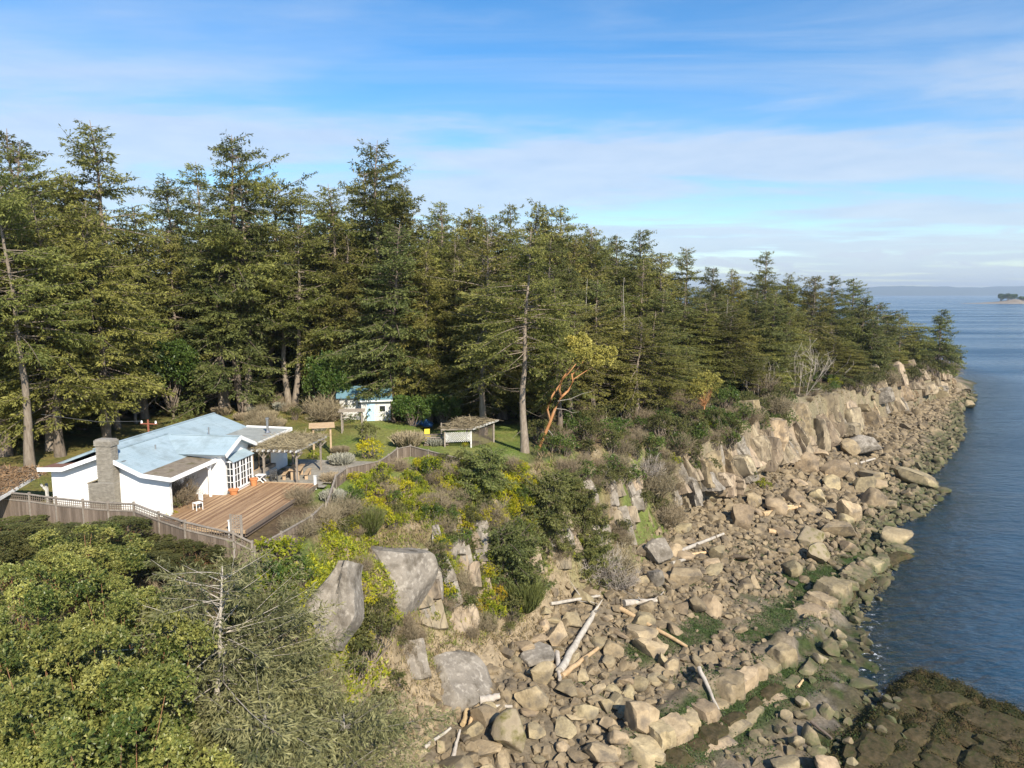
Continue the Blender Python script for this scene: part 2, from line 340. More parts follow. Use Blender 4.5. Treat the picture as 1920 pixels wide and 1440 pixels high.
m_whitew = M('worn_white_paint', (.42, .41, .38), (.68, .67, .64), 5, rough=.7)
m_roof = M('blue_metal_roof', (.29, .375, .415), (.35, .435, .475), .6, rough=.65, spec=.25, c3=(.22, .28, .30), c3at=(.54, .8), c3scale=1.3, stain=(.25, .31, .33))
m_roofb = M('brown_roofing', (.15, .075, .055), (.21, .115, .085), 3, rough=.85)
m_roofm = M('mossy_roofing', (.17, .135, .10), (.27, .225, .165), 3, rough=.95, bump=.4, c3=(.11, .095, .045), c3at=(.55, .7), c3scale=1.6)
m_roofg = M('grey_felt_roofing', (.25, .26, .24), (.36, .37, .34), 1.5, rough=.9, c3=(.24, .14, .085), c3at=(.58, .68), c3scale=.8)
m_brick = M('grey_brick', (.27, .245, .20), (.37, .34, .28), tint='both', scale=4, rough=.9, bump=.3)
m_mortar = M('mortar', (.24, .22, .19), (.30, .28, .24), 5, rough=.95)
m_deck = M('cedar_deck', (.25, .145, .08), (.55, .37, .21), tint='both', scale=1.6, stretch=(7, .5, 1), rough=.7)
m_fence = M('weathered_fence', (.145, .112, .085), (.265, .21, .165), tint='both', scale=2.5, stretch=(5, 5, .6), rough=.9)
m_gwood = M('grey_timber', (.19, .16, .128), (.33, .285, .235), 4, rough=.9, bump=.2)
m_twood = M('tan_timber', (.36, .25, .15), (.50, .37, .235), 3, rough=.75)
m_glass = M('window_glass', (.022, .026, .028), rough=.06, spec=.6)
m_dark = M('dark_interior', (.02, .02, .02), rough=.9)
m_terra = M('terracotta', (.50, .19, .07), (.58, .25, .10), 6, rough=.8)
m_metal = M('dull_metal', (.42, .42, .42), rough=.35, metal=.8)
m_blkmetal = M('dark_metal', (.06, .06, .06), rough=.5)
m_patio = M('patio_stone', (.27, .25, .21), (.38, .355, .30), tint='both', scale=2, rough=.9)
m_rust = M('rusty_metal', (.24, .075, .04), (.33, .12, .07), 8, rough=.8)
m_tarp = M('blue_tarp', (.02, .06, .16), (.03, .09, .2), 3, rough=.5)
m_cyan = M('turquoise_plastic', (.04, .50, .62), (.06, .56, .66), 3, rough=.4)
m_yellow = M('yellow_plastic', (.70, .55, .05), (.75, .6, .08), 3, rough=.5)
m_litter = M('leaf_litter', (.13, .085, .05), (.27, .17, .09), tint=True, rough=.95)
m_hill = M('distant_hill', (.05, .075, .05), (.07, .09, .06), .002, rough=.95)
m_island = M('island_rock', (.20, .16, .12), (.30, .25, .19), .08, rough=.95)

# terrain: painted by what grows or lies there
mt = bpy.data.materials.new('ground'); mt.use_nodes = True
N = mt.node_tree.nodes; L = mt.node_tree.links; b = N['Principled BSDF']; b.inputs['Roughness'].default_value = .95; b.inputs['Specular IOR Level'].default_value = .15
va = N.new('ShaderNodeVertexColor'); va.layer_name = 'Col'
geo = N.new('ShaderNodeNewGeometry')
def tn(sc, det=6):
    t = N.new('ShaderNodeTexNoise'); t.inputs['Scale'].default_value = sc; t.inputs['Detail'].default_value = det; t.inputs['Roughness'].default_value = .65; L.new(geo.outputs['Position'], t.inputs['Vector']); return t.outputs['Fac']
mr = N.new('ShaderNodeMapRange'); mr.inputs[1].default_value = .28; mr.inputs[2].default_value = .72; mr.inputs[3].default_value = .55; mr.inputs[4].default_value = 1.35; L.new(tn(3.2, 8), mr.inputs[0])
mx = N.new('ShaderNodeMix'); mx.data_type = 'RGBA'; mx.blend_type = 'MULTIPLY'; mx.inputs['Factor'].default_value = 1; L.new(va.outputs['Color'], mx.inputs['A']); L.new(mr.outputs[0], mx.inputs['B'])
L.new(mx.outputs['Result'], b.inputs['Base Color'])
bp = N.new('ShaderNodeBump'); bp.inputs['Strength'].default_value = .8; bp.inputs['Distance'].default_value = .12; L.new(tn(5, 8), bp.inputs['Height']); L.new(bp.outputs[0], b.inputs['Normal'])

# ------------------------------------------------------------------ the ground
NA, NR = 650, 480
ang = np.linspace(R(-62), R(60), NA); rad = np.exp(np.linspace(math.log(9), math.log(420), NR))
A, RR = np.meshgrid(ang, rad, indexing='ij'); gx = (RR * np.sin(A)).ravel(); gy = (RR * np.cos(A)).ravel()
gz, dT, dF, dW = terrain(gx, gy, True)
def C(r, g, b_): return np.array([r, g, b_])
n1_ = fbm(gx * .25, gy * .25, seed=21)[:, None]; n2_ = fbm(gx * 1.1, gy * 1.1, seed=22)[:, None]; n3_ = fbm(gx * .12, gy * .12, seed=23)[:, None]
def blend(a, b_, f): return a * (1 - f) + b_ * f
floor_c = blend(C(.115, .082, .05), C(.085, .095, .035), sstep(.4, .6, n1_))
lawn_c = blend(C(.135, .185, .042), C(.20, .205, .062), sstep(.4, .65, n1_))
dryl_c = blend(C(.20, .165, .055), C(.135, .135, .04), sstep(.35, .65, n2_))
slope_c = blend(blend(C(.20, .155, .085), C(.13, .155, .042), sstep(.42, .58, n1_)), C(.27, .215, .14), sstep(.60, .72, n2_))
rock_c = blend(C(.17, .14, .10), C(.29, .235, .16), n2_)
beach_c = blend(C(.13, .105, .07), C(.23, .185, .125), n2_)
alga_c = blend(C(.045, .062, .020), C(.10, .085, .05), sstep(.35, .65, n2_))
mud_c = blend(C(.14, .12, .095), C(.20, .175, .145), n2_)
col = np.repeat(floor_c[:1] * 0, len(gx), 0)
inl = dT[:, None] > 0
col = np.where(inl, floor_c, col)
X1, Y1 = gx[:, None], gy[:, None]
lawnm = sstep(-1.5, 1.5, 78 - Y1) * sstep(-20, -16, X1) * sstep(3, 0, X1 - .0) * sstep(44, 48, Y1)
col = np.where(inl, blend(col, lawn_c, np.clip(lawnm, 0, 1)), col)
drym = sstep(94, 84, Y1) * sstep(-58, -50, X1) * sstep(-14, -18, X1)
col = np.where(inl, blend(col, dryl_c, np.clip(drym, 0, 1)), col)
sl = (dT[:, None] <= 0) & (dF[:, None] > 0)
sc_ = blend(slope_c, rock_c, sstep(70, 78, Y1) * .8)
sc_ = blend(sc_, C(.30, .235, .15), np.clip(sstep(5, 2, dF[:, None]) * sstep(30, 36, Y1) * sstep(62, 50, Y1), 0, 1))
col = np.where(sl, sc_, col)
be = dF[:, None] <= 0
bcol = blend(beach_c, mud_c, sstep(11, 4, dW[:, None]) * sstep(.3, .55, n1_))
bcol = blend(bcol, alga_c, np.clip(sstep(15, 5, dW[:, None]) * sstep(.46, .54, n1_) + sstep(1.6, -.6, dW[:, None]) * .9, 0, 1))
for p, q, wd, h in SHELF:
    k = seg_bump(gx, gy, p, q, wd * 1.6, 1.0)[:, None]; bcol = blend(bcol, blend(C(.026, .032, .010), C(.080, .055, .027), sstep(.42, .62, n2_)), k)
k = weedy(gx + (n1_[:, 0] - .5) * 4, gy + (n2_[:, 0] - .5) * 3)[:, None]
bcol = blend(bcol, blend(C(.035, .06, .016), C(.10, .09, .05), sstep(.45, .62, n2_)), k * .95)
col = np.where(be, bcol, col)
mbg = MB(); I = np.arange(NA * NR).reshape(NA, NR)
mbg.add(np.stack([gx, gy, gz], 1), np.stack([I[:-1, :-1], I[:-1, 1:], I[1:, 1:], I[1:, :-1]], -1).reshape(-1, 4)[:, ::-1])
go = mbg.obj('ground', mt, smooth=True); tag(go, kind='structure')
ca = go.data.color_attributes.new('Col', 'FLOAT_COLOR', 'POINT'); ca.data.foreach_set('color', np.concatenate([col, np.ones((len(gx), 1))], 1).astype(np.float32).ravel())

# ------------------------------------------------------------------ the sea
mw = bpy.data.materials.new('sea_water'); mw.use_nodes = True
N = mw.node_tree.nodes; L = mw.node_tree.links; b = N['Principled BSDF']
geo = N.new('ShaderNodeNewGeometry')
def wmap(sx_, sy_, rz_):
    t = N.new('ShaderNodeMapping'); t.inputs['Scale'].default_value = (sx_, sy_, 1); t.inputs['Rotation'].default_value = (0, 0, rz_); L.new(geo.outputs['Position'], t.inputs[0]); return t.outputs[0]
def wno(v, sc, det=4, ro=.55):
    t = N.new('ShaderNodeTexNoise'); t.inputs['Scale'].default_value = sc; t.inputs['Detail'].default_value = det; t.inputs['Roughness'].default_value = ro; L.new(v, t.inputs['Vector']); return t.outputs['Fac']
def wmr(f, a, c, d=0., e=1.):
    t = N.new('ShaderNodeMapRange'); t.inputs[1].default_value = a; t.inputs[2].default_value = c; t.inputs[3].default_value = d; t.inputs[4].default_value = e; L.new(f, t.inputs[0]); return t.outputs[0]
big = wno(wmap(.0035, .016, R(8)), 1.0, 4)
cm = N.new('ShaderNodeMix'); cm.data_type = 'RGBA'; cm.inputs['A'].default_value = (.014, .052, .100, 1); cm.inputs['B'].default_value = (.026, .080, .145, 1); L.new(wmr(big, .35, .65), cm.inputs['Factor'])
b.inputs['Roughness'].default_value = .18; b.inputs['IOR'].default_value = 1.33
L.new(wmr(big, .38, .62, .32, .10), b.inputs['Roughness'])
h1 = wno(wmap(.55, 1.25, R(-24)), 1.0, 5, .6); h2 = wno(wmap(.10, .26, R(-12)), 1.0, 3)
ad = N.new('ShaderNodeMath'); ad.operation = 'MULTIPLY_ADD'; L.new(h2, ad.inputs[0]); ad.inputs[1].default_value = 1.6; L.new(h1, ad.inputs[2])
bp = N.new('ShaderNodeBump'); bp.inputs['Strength'].default_value = .8; bp.inputs['Distance'].default_value = .75; L.new(ad.outputs[0], bp.inputs['Height']); L.new(bp.outputs[0], b.inputs['Normal'])
de = N.new('ShaderNodeAttribute'); de.attribute_name = 'depth'
fo = wno(wmap(1.6, 1.6, 0), 1.0, 6, .7)
fm = N.new('ShaderNodeMath'); fm.operation = 'MULTIPLY'; L.new(wmr(de.outputs['Fac'], .22, .03), fm.inputs[0]); L.new(wmr(fo, .54, .64), fm.inputs[1])
c2 = N.new('ShaderNodeMix'); c2.data_type = 'RGBA'; L.new(fm.outputs[0], c2.inputs['Factor']); L.new(cm.outputs['Result'], c2.inputs['A']); c2.inputs['B'].default_value = (.75, .77, .78, 1)
L.new(c2.outputs['Result'], b.inputs['Base Color'])
tr = N.new('ShaderNodeBsdfTransparent'); tr.inputs[0].default_value = (.72, .82, .84, 1)
gl = N.new('ShaderNodeBsdfGlossy'); gl.inputs['Roughness'].default_value = .12; L.new(bp.outputs[0], gl.inputs['Normal'])
fr = N.new('ShaderNodeFresnel'); fr.inputs['IOR'].default_value = 1.33; L.new(bp.outputs[0], fr.inputs['Normal'])
ms0 = N.new('ShaderNodeMixShader'); L.new(fr.outputs[0], ms0.inputs[0]); L.new(tr.outputs[0], ms0.inputs[1]); L.new(gl.outputs[0], ms0.inputs[2])
ms = N.new('ShaderNodeMixShader'); mxm = N.new('ShaderNodeMath'); mxm.operation = 'MAXIMUM'; L.new(wmr(de.outputs['Fac'], .0, 1.6, .10, 1.0), mxm.inputs[0]); L.new(fm.outputs[0], mxm.inputs[1]); L.new(mxm.outputs[0], ms.inputs[0])
L.new(ms0.outputs[0], ms.inputs[1]); L.new(b.outputs[0], ms.inputs[2]); L.new(ms.outputs[0], N['Material Output'].inputs['Surface'])
ang = np.linspace(R(-75), R(75), 330); rad = np.exp(np.linspace(math.log(7), math.log(16500), 330))
A, RR = np.meshgrid(ang, rad, indexing='ij'); wx = (RR * np.sin(A)).ravel(); wy = (RR * np.cos(A)).ravel()
wz = terrain(wx, wy); dep = np.where(RR.ravel() > 400, 5, -wz)
mbw = MB(); I = np.arange(len(wx)).reshape(330, 330)
Q = np.stack([I[:-1, :-1], I[:-1, 1:], I[1:, 1:], I[1:, :-1]], -1).reshape(-1, 4)[:, ::-1]
Q = Q[(dep[Q].max(1) > -.6)]
mbw.add(np.stack([wx, wy, np.zeros_like(wx)], 1), Q)
sea = mbw.obj('sea', mw, smooth=True); tag(sea, kind='structure')
at = sea.data.attributes.new('depth', 'FLOAT', 'POINT'); at.data.foreach_set('value', np.clip(dep, -1, 5).astype(np.float32))

# ------------------------------------------------------------------ far shore
def ridge(name, y, x0, x1, h, seed, n=220):
    mb = MB(); xs = np.linspace(x0, x1, n); hh = h * (.45 + .75 * fbm(xs / (x1 - x0) * 9, xs * 0, seed=seed, o=5)) * sstep(x0, x0 + (x1 - x0) * .12, xs)
    rows = []
    for k, (fy, fh) in enumerate(((-.08, 0), (-.05, .45), (-.02, .85), (0, 1), (.05, .5))):
        rows.append(np.stack([xs, y + fy * y + 0 * xs, hh * fh * (1 + .12 * (fbm(xs / 300, xs * 0 + k, seed=seed + k) - .5)) - (6 if fh == 0 else 0)], 1))
    V = np.concatenate(rows); I = np.arange(len(V)).reshape(5, n)
    mb.add(V, np.stack([I[:-1, :-1], I[:-1, 1:], I[1:, 1:], I[1:, :-1]], -1).reshape(-1, 4))
    return tag(mb.obj(name, m_hill, smooth=True), kind='structure')
ridge('distant_hills', 15000, 4200, 16500, 210, 4)
ridge('distant_hills', 15800, -14000, 9500, 190, 9)

# ------------------------------------------------------------------ the house and its garden structures
HO = Vector((-20.6, 41.5, 14.6)); HR = -R(7.75)
HM = Matrix.Translation(HO) @ Matrix.Rotation(HR, 4, 'Z')
def HL(x, y, z=0): return HM @ Vector((x, y, z))
def slab(mb, a, b, c, d, th, tint=.5):        # a thick sheet over four corners
    V = np.array([a, b, c, d], float); n = np.cross(V[1] - V[0], V[3] - V[0]); n /= np.linalg.norm(n)
    if n[2] < 0: n = -n
    U = V - n * th
    return mb.add(np.concatenate([V, U]), [(0, 1, 2, 3), (7, 6, 5, 4), (0, 4, 5, 1), (1, 5, 6, 2), (2, 6, 7, 3), (3, 7, 4, 0)], tint)
def courses(mb, r0, r1, e0, e1, step=.33, th=.012):
    """lapped rows of metal shingle from the ridge r0-r1 down to the eave e0-e1"""
    r0, r1, e0, e1 = [np.array(q, float) for q in (r0, r1, e0, e1)]
    n = max(2, int(round(np.linalg.norm(e0 - r0) / step)))
    up = np.cross(r1 - r0, e0 - r0); up /= np.linalg.norm(up); up = up if up[2] > 0 else -up
    for k in range(n):
        t0, t1 = k / n, (k + 1) / n + .012
        slab(mb, r0 + (e0 - r0) * t0 + up * .004, r1 + (e1 - r1) * t0 + up * .004, r1 + (e1 - r1) * t1 + up * th, e0 * 1 + (r0 - e0) * (1 - t1) + up * th, .02, random.uniform(.2, .8))
def siding(mb, fx, poly, out, step=.19):
    """lap boards over a wall polygon given as (s, z); fx(s, z, off) gives the point"""
    zs = [q[1] for q in poly]; z = min(zs)
    while z < max(zs) - .03:
        zt = min(z + step, max(zs) - .005); zm = (z + zt) / 2; xs = []
        for (s0, a0), (s1, a1) in zip(poly, poly[1:] + poly[:1]):
            if (a0 - zm) * (a1 - zm) < 0: xs.append(s0 + (s1 - s0) * (zm - a0) / (a1 - a0))
        xs.sort()
        for a, c in zip(xs[::2], xs[1::2]):
            V = [fx(a, z, .012), fx(c, z, .012), fx(c, zt, .004), fx(a, zt, .004), fx(a, z, .0), fx(c, z, .0), fx(c, zt, .0), fx(a, zt, 0)]
            mb.add(V, [(0, 1, 2, 3), (0, 4, 5, 1), (3, 2, 6, 7), (0, 3, 7, 4), (1, 5, 6, 2)])
        z += step
house = thing('white_house', 'white clapboard house with pale blue metal roof and tall brick chimney', 'house', HO, HR)
w = MB()
def prism(mb, poly, y0, y1, axis='y'):
    n = len(poly); V = [((p[0], y0, p[1]) if axis == 'y' else (y0, p[0], p[1])) for p in poly] + [((p[0], y1, p[1]) if axis == 'y' else (y1, p[0], p[1])) for p in poly]
    mb.add(V, [(i, (i + 1) % n, n + (i + 1) % n, n + i) for i in range(n)])
    s0 = mb.n - 2 * n; mb.F.append(np.array([list(range(n))[::-1]]) + s0); mb.F.append(np.array([list(range(n, 2 * n))]) + s0); mb.T += [np.array([.5]), np.array([.5])]
GP = [(-7.7, -.3), (.1, -.3), (.1, 2.42), (-1.4, 2.55), (-3.9, 3.68), (-6.5, 2.78), (-7.7, 2.72)]
prism(w, GP, 0, .18)
w.obj('gable_wall', m_white, house)
s = MB(); siding(s, lambda a, z, o: (a, -o, z), GP, -1); tag(s.obj('siding', m_white, house), 'white lap siding of the chimney end', kind='stuff')
w = MB(); w.box((-4.7, 7.1, 1.15), (5.9, 13.6, 2.9)); w.box((-.9, 9.0, 1.2), (3.6, 9.5, 2.9)); w.box((-.75, 5.95, 2.75), (3.3, 3.2, .5)); w.box((-1.55, 2.2, 1.2), (.25, 4.0, 2.7)); w.obj('wall', m_white, house)
w = MB(); prism(w, [(4.25, -.3), (7.75, -.3), (7.75, 2.95), (5.9, 3.72), (4.25, 2.98)], .92, 1.0, 'x'); w.obj('bay_gable_wall', m_white, house)
s = MB(); siding(s, lambda a, z, o: (1.0 + o, a, z), [(4.25, 0), (7.75, 0), (7.75, 2.9), (5.9, 3.7), (4.25, 2.95)], 1)
siding(s, lambda a, z, o: (1.0 + o, a, z), [(7.78, 0), (8.25, 0), (8.25, 2.6), (7.78, 2.6)], 1)
siding(s, lambda a, z, o: (1.0 + o, a, z), [(8.27, 0), (10.95, 0), (10.95, .85), (8.27, .85)], 1)
siding(s, lambda a, z, o: (1.0 + o, a, z), [(10.97, 0), (13.75, 0), (13.75, 2.6), (10.97, 2.6)], 1)
siding(s, lambda a, z, o: (a, 4.25 - o, z), [(-1.4, 0), (.98, 0), (.98, 2.6), (-1.4, 2.6)], 1)
siding(s, lambda a, z, o: (-1.425 + o, a, z), [(.2, 0), (4.2, 0), (4.2, 2.5), (.2, 2.5)], 1)
tag(s.obj('siding', m_white, house), 'white lap siding of the deck side', kind='stuff')
# roofs
roof = MB()
slab(roof, (-3.9, -.5, 3.90), (-3.9, 6.2, 3.90), (-1.35, 6.2, 2.78), (-1.35, -.5, 2.78), .14); slab(roof, (-3.9, -.5, 3.90), (-3.9, 6.2, 3.90), (-6.55, 6.2, 2.98), (-6.55, -.5, 2.98), .14)
slab(roof, (-5.25, .7, 3.93), (-5.25, 14.2, 3.93), (-2.5, 14.2, 2.90), (-2.5, .7, 2.90), .14); slab(roof, (-5.25, .7, 3.93), (-5.25, 14.2, 3.93), (-8.05, 14.2, 2.88), (-8.05, .7, 2.88), .14)
slab(roof, (-3.6, 5.88, 3.88), (1.5, 5.88, 3.88), (1.5, 3.95, 3.03), (-3.6, 3.95, 3.03), .12); slab(roof, (-3.6, 5.88, 3.88), (1.5, 5.88, 3.88), (1.5, 7.95, 2.98), (-3.6, 7.95, 2.98), .12)
ro = roof.obj('roof', m_roof, house)
sh = MB()
courses(sh, (-3.9, -.52, 3.90), (-3.9, 6.2, 3.90), (-1.34, -.52, 2.78), (-1.34, 6.2, 2.78)); courses(sh, (-3.9, -.52, 3.90), (-3.9, 6.2, 3.90), (-6.56, -.52, 2.98), (-6.56, 6.2, 2.98))
courses(sh, (-5.25, .68, 3.93), (-5.25, 14.22, 3.93), (-2.49, .68, 2.90), (-2.49, 14.22, 2.90)); courses(sh, (-5.25, .68, 3.93), (-5.25, 14.22, 3.93), (-8.06, .68, 2.88), (-8.06, 14.22, 2.88))
courses(sh, (-3.6, 5.88, 3.88), (1.52, 5.88, 3.88), (-3.6, 3.94, 3.03), (1.52, 3.94, 3.03)); courses(sh, (-3.6, 5.88, 3.88), (1.52, 5.88, 3.88), (-3.6, 7.96, 2.98), (1.52, 7.96, 2.98))
tag(sh.obj('roof_shingles', m_roof, ro), kind='stuff')
for a, b_ in (((-3.9, -.53, 3.93), (-3.9, 6.0, 3.93)), ((-5.25, .66, 3.96), (-5.25, 14.23, 3.96)), ((-3.5, 5.88, 3.915), (1.53, 5.88, 3.915))):
    MB().bar(a, b_, .16, .05).obj('ridge_cap', m_roof, ro)
m_ = MB(); slab(m_, (-6.5, -.5, 3.0), (-6.5, 6.4, 3.0), (-8.15, 6.4, 2.93), (-8.15, -.5, 2.93), .1); m_.obj('low_roof', m_roofb, house)['label'] = 'low brown roof strip'
m_ = MB(); slab(m_, (-1.38, -.5, 2.80), (-1.38, 5.0, 2.80), (.55, 4.3, 2.62), (.55, -.5, 2.62), .1); m_.obj('porch_roof', m_roofm, house)['label'] = 'mossy brown porch roof'
m_ = MB(); slab(m_, (-2.6, 7.6, 2.90), (-2.6, 14.1, 2.90), (1.25, 14.1, 2.86), (1.25, 7.9, 2.86), .1); m_.obj('flat_roof', m_roofg, house)['label'] = 'grey felted flat roof with brown litter'
def barge(a, b_, w_=.07, h=.24):
    m = MB(); m.bar(a, b_, w_, h); return m.obj('fascia', m_white, house)
for a, b_ in (((-8.15, -.54, 2.86), (-6.5, -.54, 2.92)), ((-6.5, -.54, 2.92), (-3.9, -.54, 3.84)), ((-3.9, -.54, 3.84), (-1.36, -.54, 2.72)), ((-1.36, -.54, 2.72), (.6, -.54, 2.52)), ((.60, -.5, 2.54), (.60, 4.4, 2.60)), ((1.55, 3.9, 2.95), (1.55, 5.88, 3.82)), ((1.55, 5.88, 3.82), (1.55, 8.0, 2.9)), ((1.30, 7.95, 2.80), (1.30, 14.15, 2.82)), ((1.3, 14.14, 2.84), (-2.5, 14.14, 2.9))):
    barge(a, b_)
gt = MB(); gt.tube([(.68, -.45, 2.47), (.68, 4.3, 2.52)], .055, 8); gt.obj('gutter', m_white, house, True, 40); gt = MB(); gt.tube([(.66, -.3, 2.46), (.25, -.06, 2.25), (.16, -.06, 2.1), (.16, -.06, .0)], .04, 8); gt.obj('downpipe', m_whitew, house, True, 40)
for yy in (3.2, 9.4): MB().tube([(-2.9, yy, 3.1), (-2.9, yy, 3.75)], .05, 8).obj('roof_vent', m_metal, house, True, 40)
# chimney in courses of brick
ch = link('chimney', None, house); ch.scale = (.88, .75, 1); ch.location = (-.78, -.12, 0)
core = MB(); core.box((-3.55, -.36, .95), (1.88, .76, 2.5)); core.box((-3.18, -.34, 2.4), (1.12, .78, 4.9)); core.box((-3.18, -.34, 4.62), (1.26, .92, .34)); core.obj('core', m_mortar, ch)
bk = MB()
def bricks(x0, x1, y0, y1, z0, z1):
    z = z0; k = 0
    while z < z1 - .05:
        for side in range(3):
            a, c = ((x0, x1), (y0, y1), (y0, y1))[side]; q = a + (.11 if k % 2 else 0)
            if k % 2: pass
            while q < c - .02:
                e = min(q + .21, c)
                cen = ((q + e) / 2, y0 - .004, z + .035) if side == 0 else ((x1 + .004 if side == 1 else x0 - .004), (q + e) / 2, z + .035)
                d = (e - q - .012, .03, .062) if side == 0 else (.03, e - q - .012, .062)
                bk.box(cen, d, tint=random.random()); q = e + .0
        z += .075; k += 1
bricks(-4.49, -2.61, -.74, .0, -.2, 2.2); bricks(-3.74, -2.62, -.73, .04, 2.28, 4.46); bricks(-3.81, -2.55, -.80, .12, 4.46, 4.80)
tag(bk.obj('brickwork', m_brick, ch), kind='stuff')
m_ = MB(); slab(m_, (-4.55, -.8, 2.2), (-3.74, -.8, 2.45), (-3.74, .0, 2.45), (-4.55, .0, 2.2), .07); m_.obj('shoulder', m_moss, ch)
MB().box((-3.18, -.34, 4.82), (.9, .55, .10)).obj('crown_cap', m_mortar, ch)
MB().box((-2.4, .1, 3.42), (.35, .5, .06)).obj('flashing', m_metal, ch)
# bay window
bay = link('bay_window', None, house)
fr_ = MB()
by0, by1, bx0, bx1, bz0, bz1 = 4.75, 7.15, 1.03, 1.55, .55, 2.35
fr_.box(((bx0 + bx1) / 2, (by0 + by1) / 2, bz0 - .05), (bx1 - bx0 + .1, by1 - by0 + .1, .1)); fr_.box(((bx0 + bx1) / 2, (by0 + by1) / 2, .2), (bx1 - bx0 - .1, by1 - by0 - .1, .6))
for (x, y) in ((bx1, by0), (bx1, by1), (bx1, by0 + .8), (bx1, by1 - .8)): fr_.box((x, y, (bz0 + bz1) / 2), (.09, .09, bz1 - bz0))
fr_.box(((bx0 + bx1) / 2, (by0 + by1) / 2, bz1 + .04), (bx1 - bx0 + .1, by1 - by0 + .1, .1)); fr_.obj('frame', m_white, bay)
def pane(c, d, parent): MB().box(c, d).obj('pane', m_glass, parent)
for k in range(3):
    y0 = by0 + .05 + k * .8; y1 = y0 + .7
    for i in range(2):
        for j in range(4): pane((bx1 - .02, y0 + (i + .5) * .35, bz0 + (j + .5) * .45), (.015, .33, .43), bay)
    mu = MB(); mu.box((bx1, (y0 + y1) / 2, (bz0 + bz1) / 2), (.035, .035, bz1 - bz0))
    for j in range(1, 4): mu.box((bx1 + .002, (y0 + y1) / 2, bz0 + j * .45), (.035, .75, .035))
    mu.obj('muntin', m_white, bay)
for j in range(4): pane(((bx0 + bx1) / 2, by0 + .01, bz0 + (j + .5) * .45), (.42, .015, .43), bay)
mu = MB(); mu.box(((bx0 + bx1) / 2, by0, (bz0 + bz1) / 2), (.035, .035, bz1 - bz0))
for j in range(1, 4): mu.box(((bx0 + bx1) / 2, by0 - .002, bz0 + j * .45), (bx1 - bx0, .035, .035))
mu.obj('muntin', m_white, bay)
m_ = MB(); slab(m_, (1.0, 4.7, 2.78), (1.0, 7.2, 2.78), (1.7, 7.3, 2.42), (1.7, 4.55, 2.42), .05); m_.obj('bay_roof', m_roof, bay)
# the wide window under the pergola
win = link('wide_window', None, house)
fr_ = MB()
for y in (8.3, 9.15, 10.0, 10.9): fr_.box((1.02, y, 1.7), (.07, .07, 1.75))
for z in (.85, 2.56): fr_.box((1.025, 9.6, z), (.07, 2.66, .07))
fr_.obj('frame', m_twood, win)
for k in range(3): pane((1.0, 8.72 + k * .865, 1.7), (.02, .8, 1.66), win)
bxp = MB(); bxp.box((1.25, 9.6, .72), (.36, 2.7, .26)); bxp.obj('window_box', m_gwood, win)
# porch post, stove pipe, base skirt
p_ = MB(); p_.box((.42, 3.75, 1.25), (.13, .13, 2.55)); p_.bar((.42, 3.75, 2.1), (.42, 3.2, 2.5), .08); p_.bar((.42, 3.75, 2.1), (.42, 4.2, 2.5), .08); p_.obj('porch_post', m_white, house)
pp = MB(); pp.tube([(.25, 12.2, 2.9), (.25, 12.2, 3.9)], .09, 10); pp.tube([(.25, 12.2, 3.92), (.25, 12.2, 4.05)], .14, 10); pi_ = pp.obj('stove_pipe', m_metal, house, smooth=True, sharp=40)
fl = MB(); fl.tube([(.25, 12.2, 2.9), (.25, 12.2, 3.05)], [.24, .12], 10); fl.obj('flashing_cone', m_metal, pi_)
MB().box((-1.38, 2.3, 1.0), (.06, .95, 2.05)).obj('porch_door', m_whitew, house)

# deck: each board its own piece
DZ = .28
deck = thing('timber_deck', 'red brown cedar board deck beside the white house', 'deck', HO, HR)
f_ = MB()
for y in np.arange(-2.1, 7.6, 1.2): f_.box((3.6, y, DZ - .14), (4.9, .06, .16))
for x in (1.3, 3.7, 5.95): f_.box((x, 2.6, -.05), (.12, 9.4, .2))
f_.obj('joists', m_fence, deck)
bm_board = {}
x = -1.28; i = 0
while x < 6.05:
    y0, y1 = (-2.25, 7.55) if x > 1.12 else ((.05, 4.2) if x < .98 else (-2.25, 4.2))
    if x < .2 and x > -1.3: y0, y1 = .25, 4.2
    if .2 <= x <= 1.8: y0 = -1.2
    cut = random.uniform(y0 + 2, y1 - 1)
    t = np.clip(.5 + .33 * math.sin(i * 2.3) + random.uniform(-.3, .3), 0, 1)
    for a, c in ((y0, cut), (cut + .008, y1)):
        MB().box((x + .067, (a + c) / 2, DZ - .018 + random.uniform(-.003, .003)), (.131, c - a, .036), tint=float(np.clip(t + random.uniform(-.2, .2), 0, 1))).obj('board', m_deck, deck)
    x += .1385; i += 1
for pt in ((-1.3, 7.62, 6.1, 7.62),): MB().box((3.55, 7.6, DZ - .05), (5.0, .05, .2)).obj('edge_board', m_twood, deck)
MB().box((3.9, -2.3, DZ - .06), (4.3, .05, .22)).obj('edge_board', m_twood, deck); MB().box((6.12, 2.65, DZ - .06), (.05, 9.9, .22)).obj('edge_board', m_fence, deck)
for k, (x, y, lb) in enumerate(((6.0, 7.45, 'short white deck post at the patio corner'), (5.3, -2.55, 'short white post by the lattice screen'))):
    t = thing('deck_post', lb, 'post', HL(x, y, 0), HR); MB().box((0, 0, .42), (.14, .14, .95)).obj('shaft', m_white, t); MB().box((0, 0, .92), (.2, .2, .05)).obj('cap', m_whitew, t)

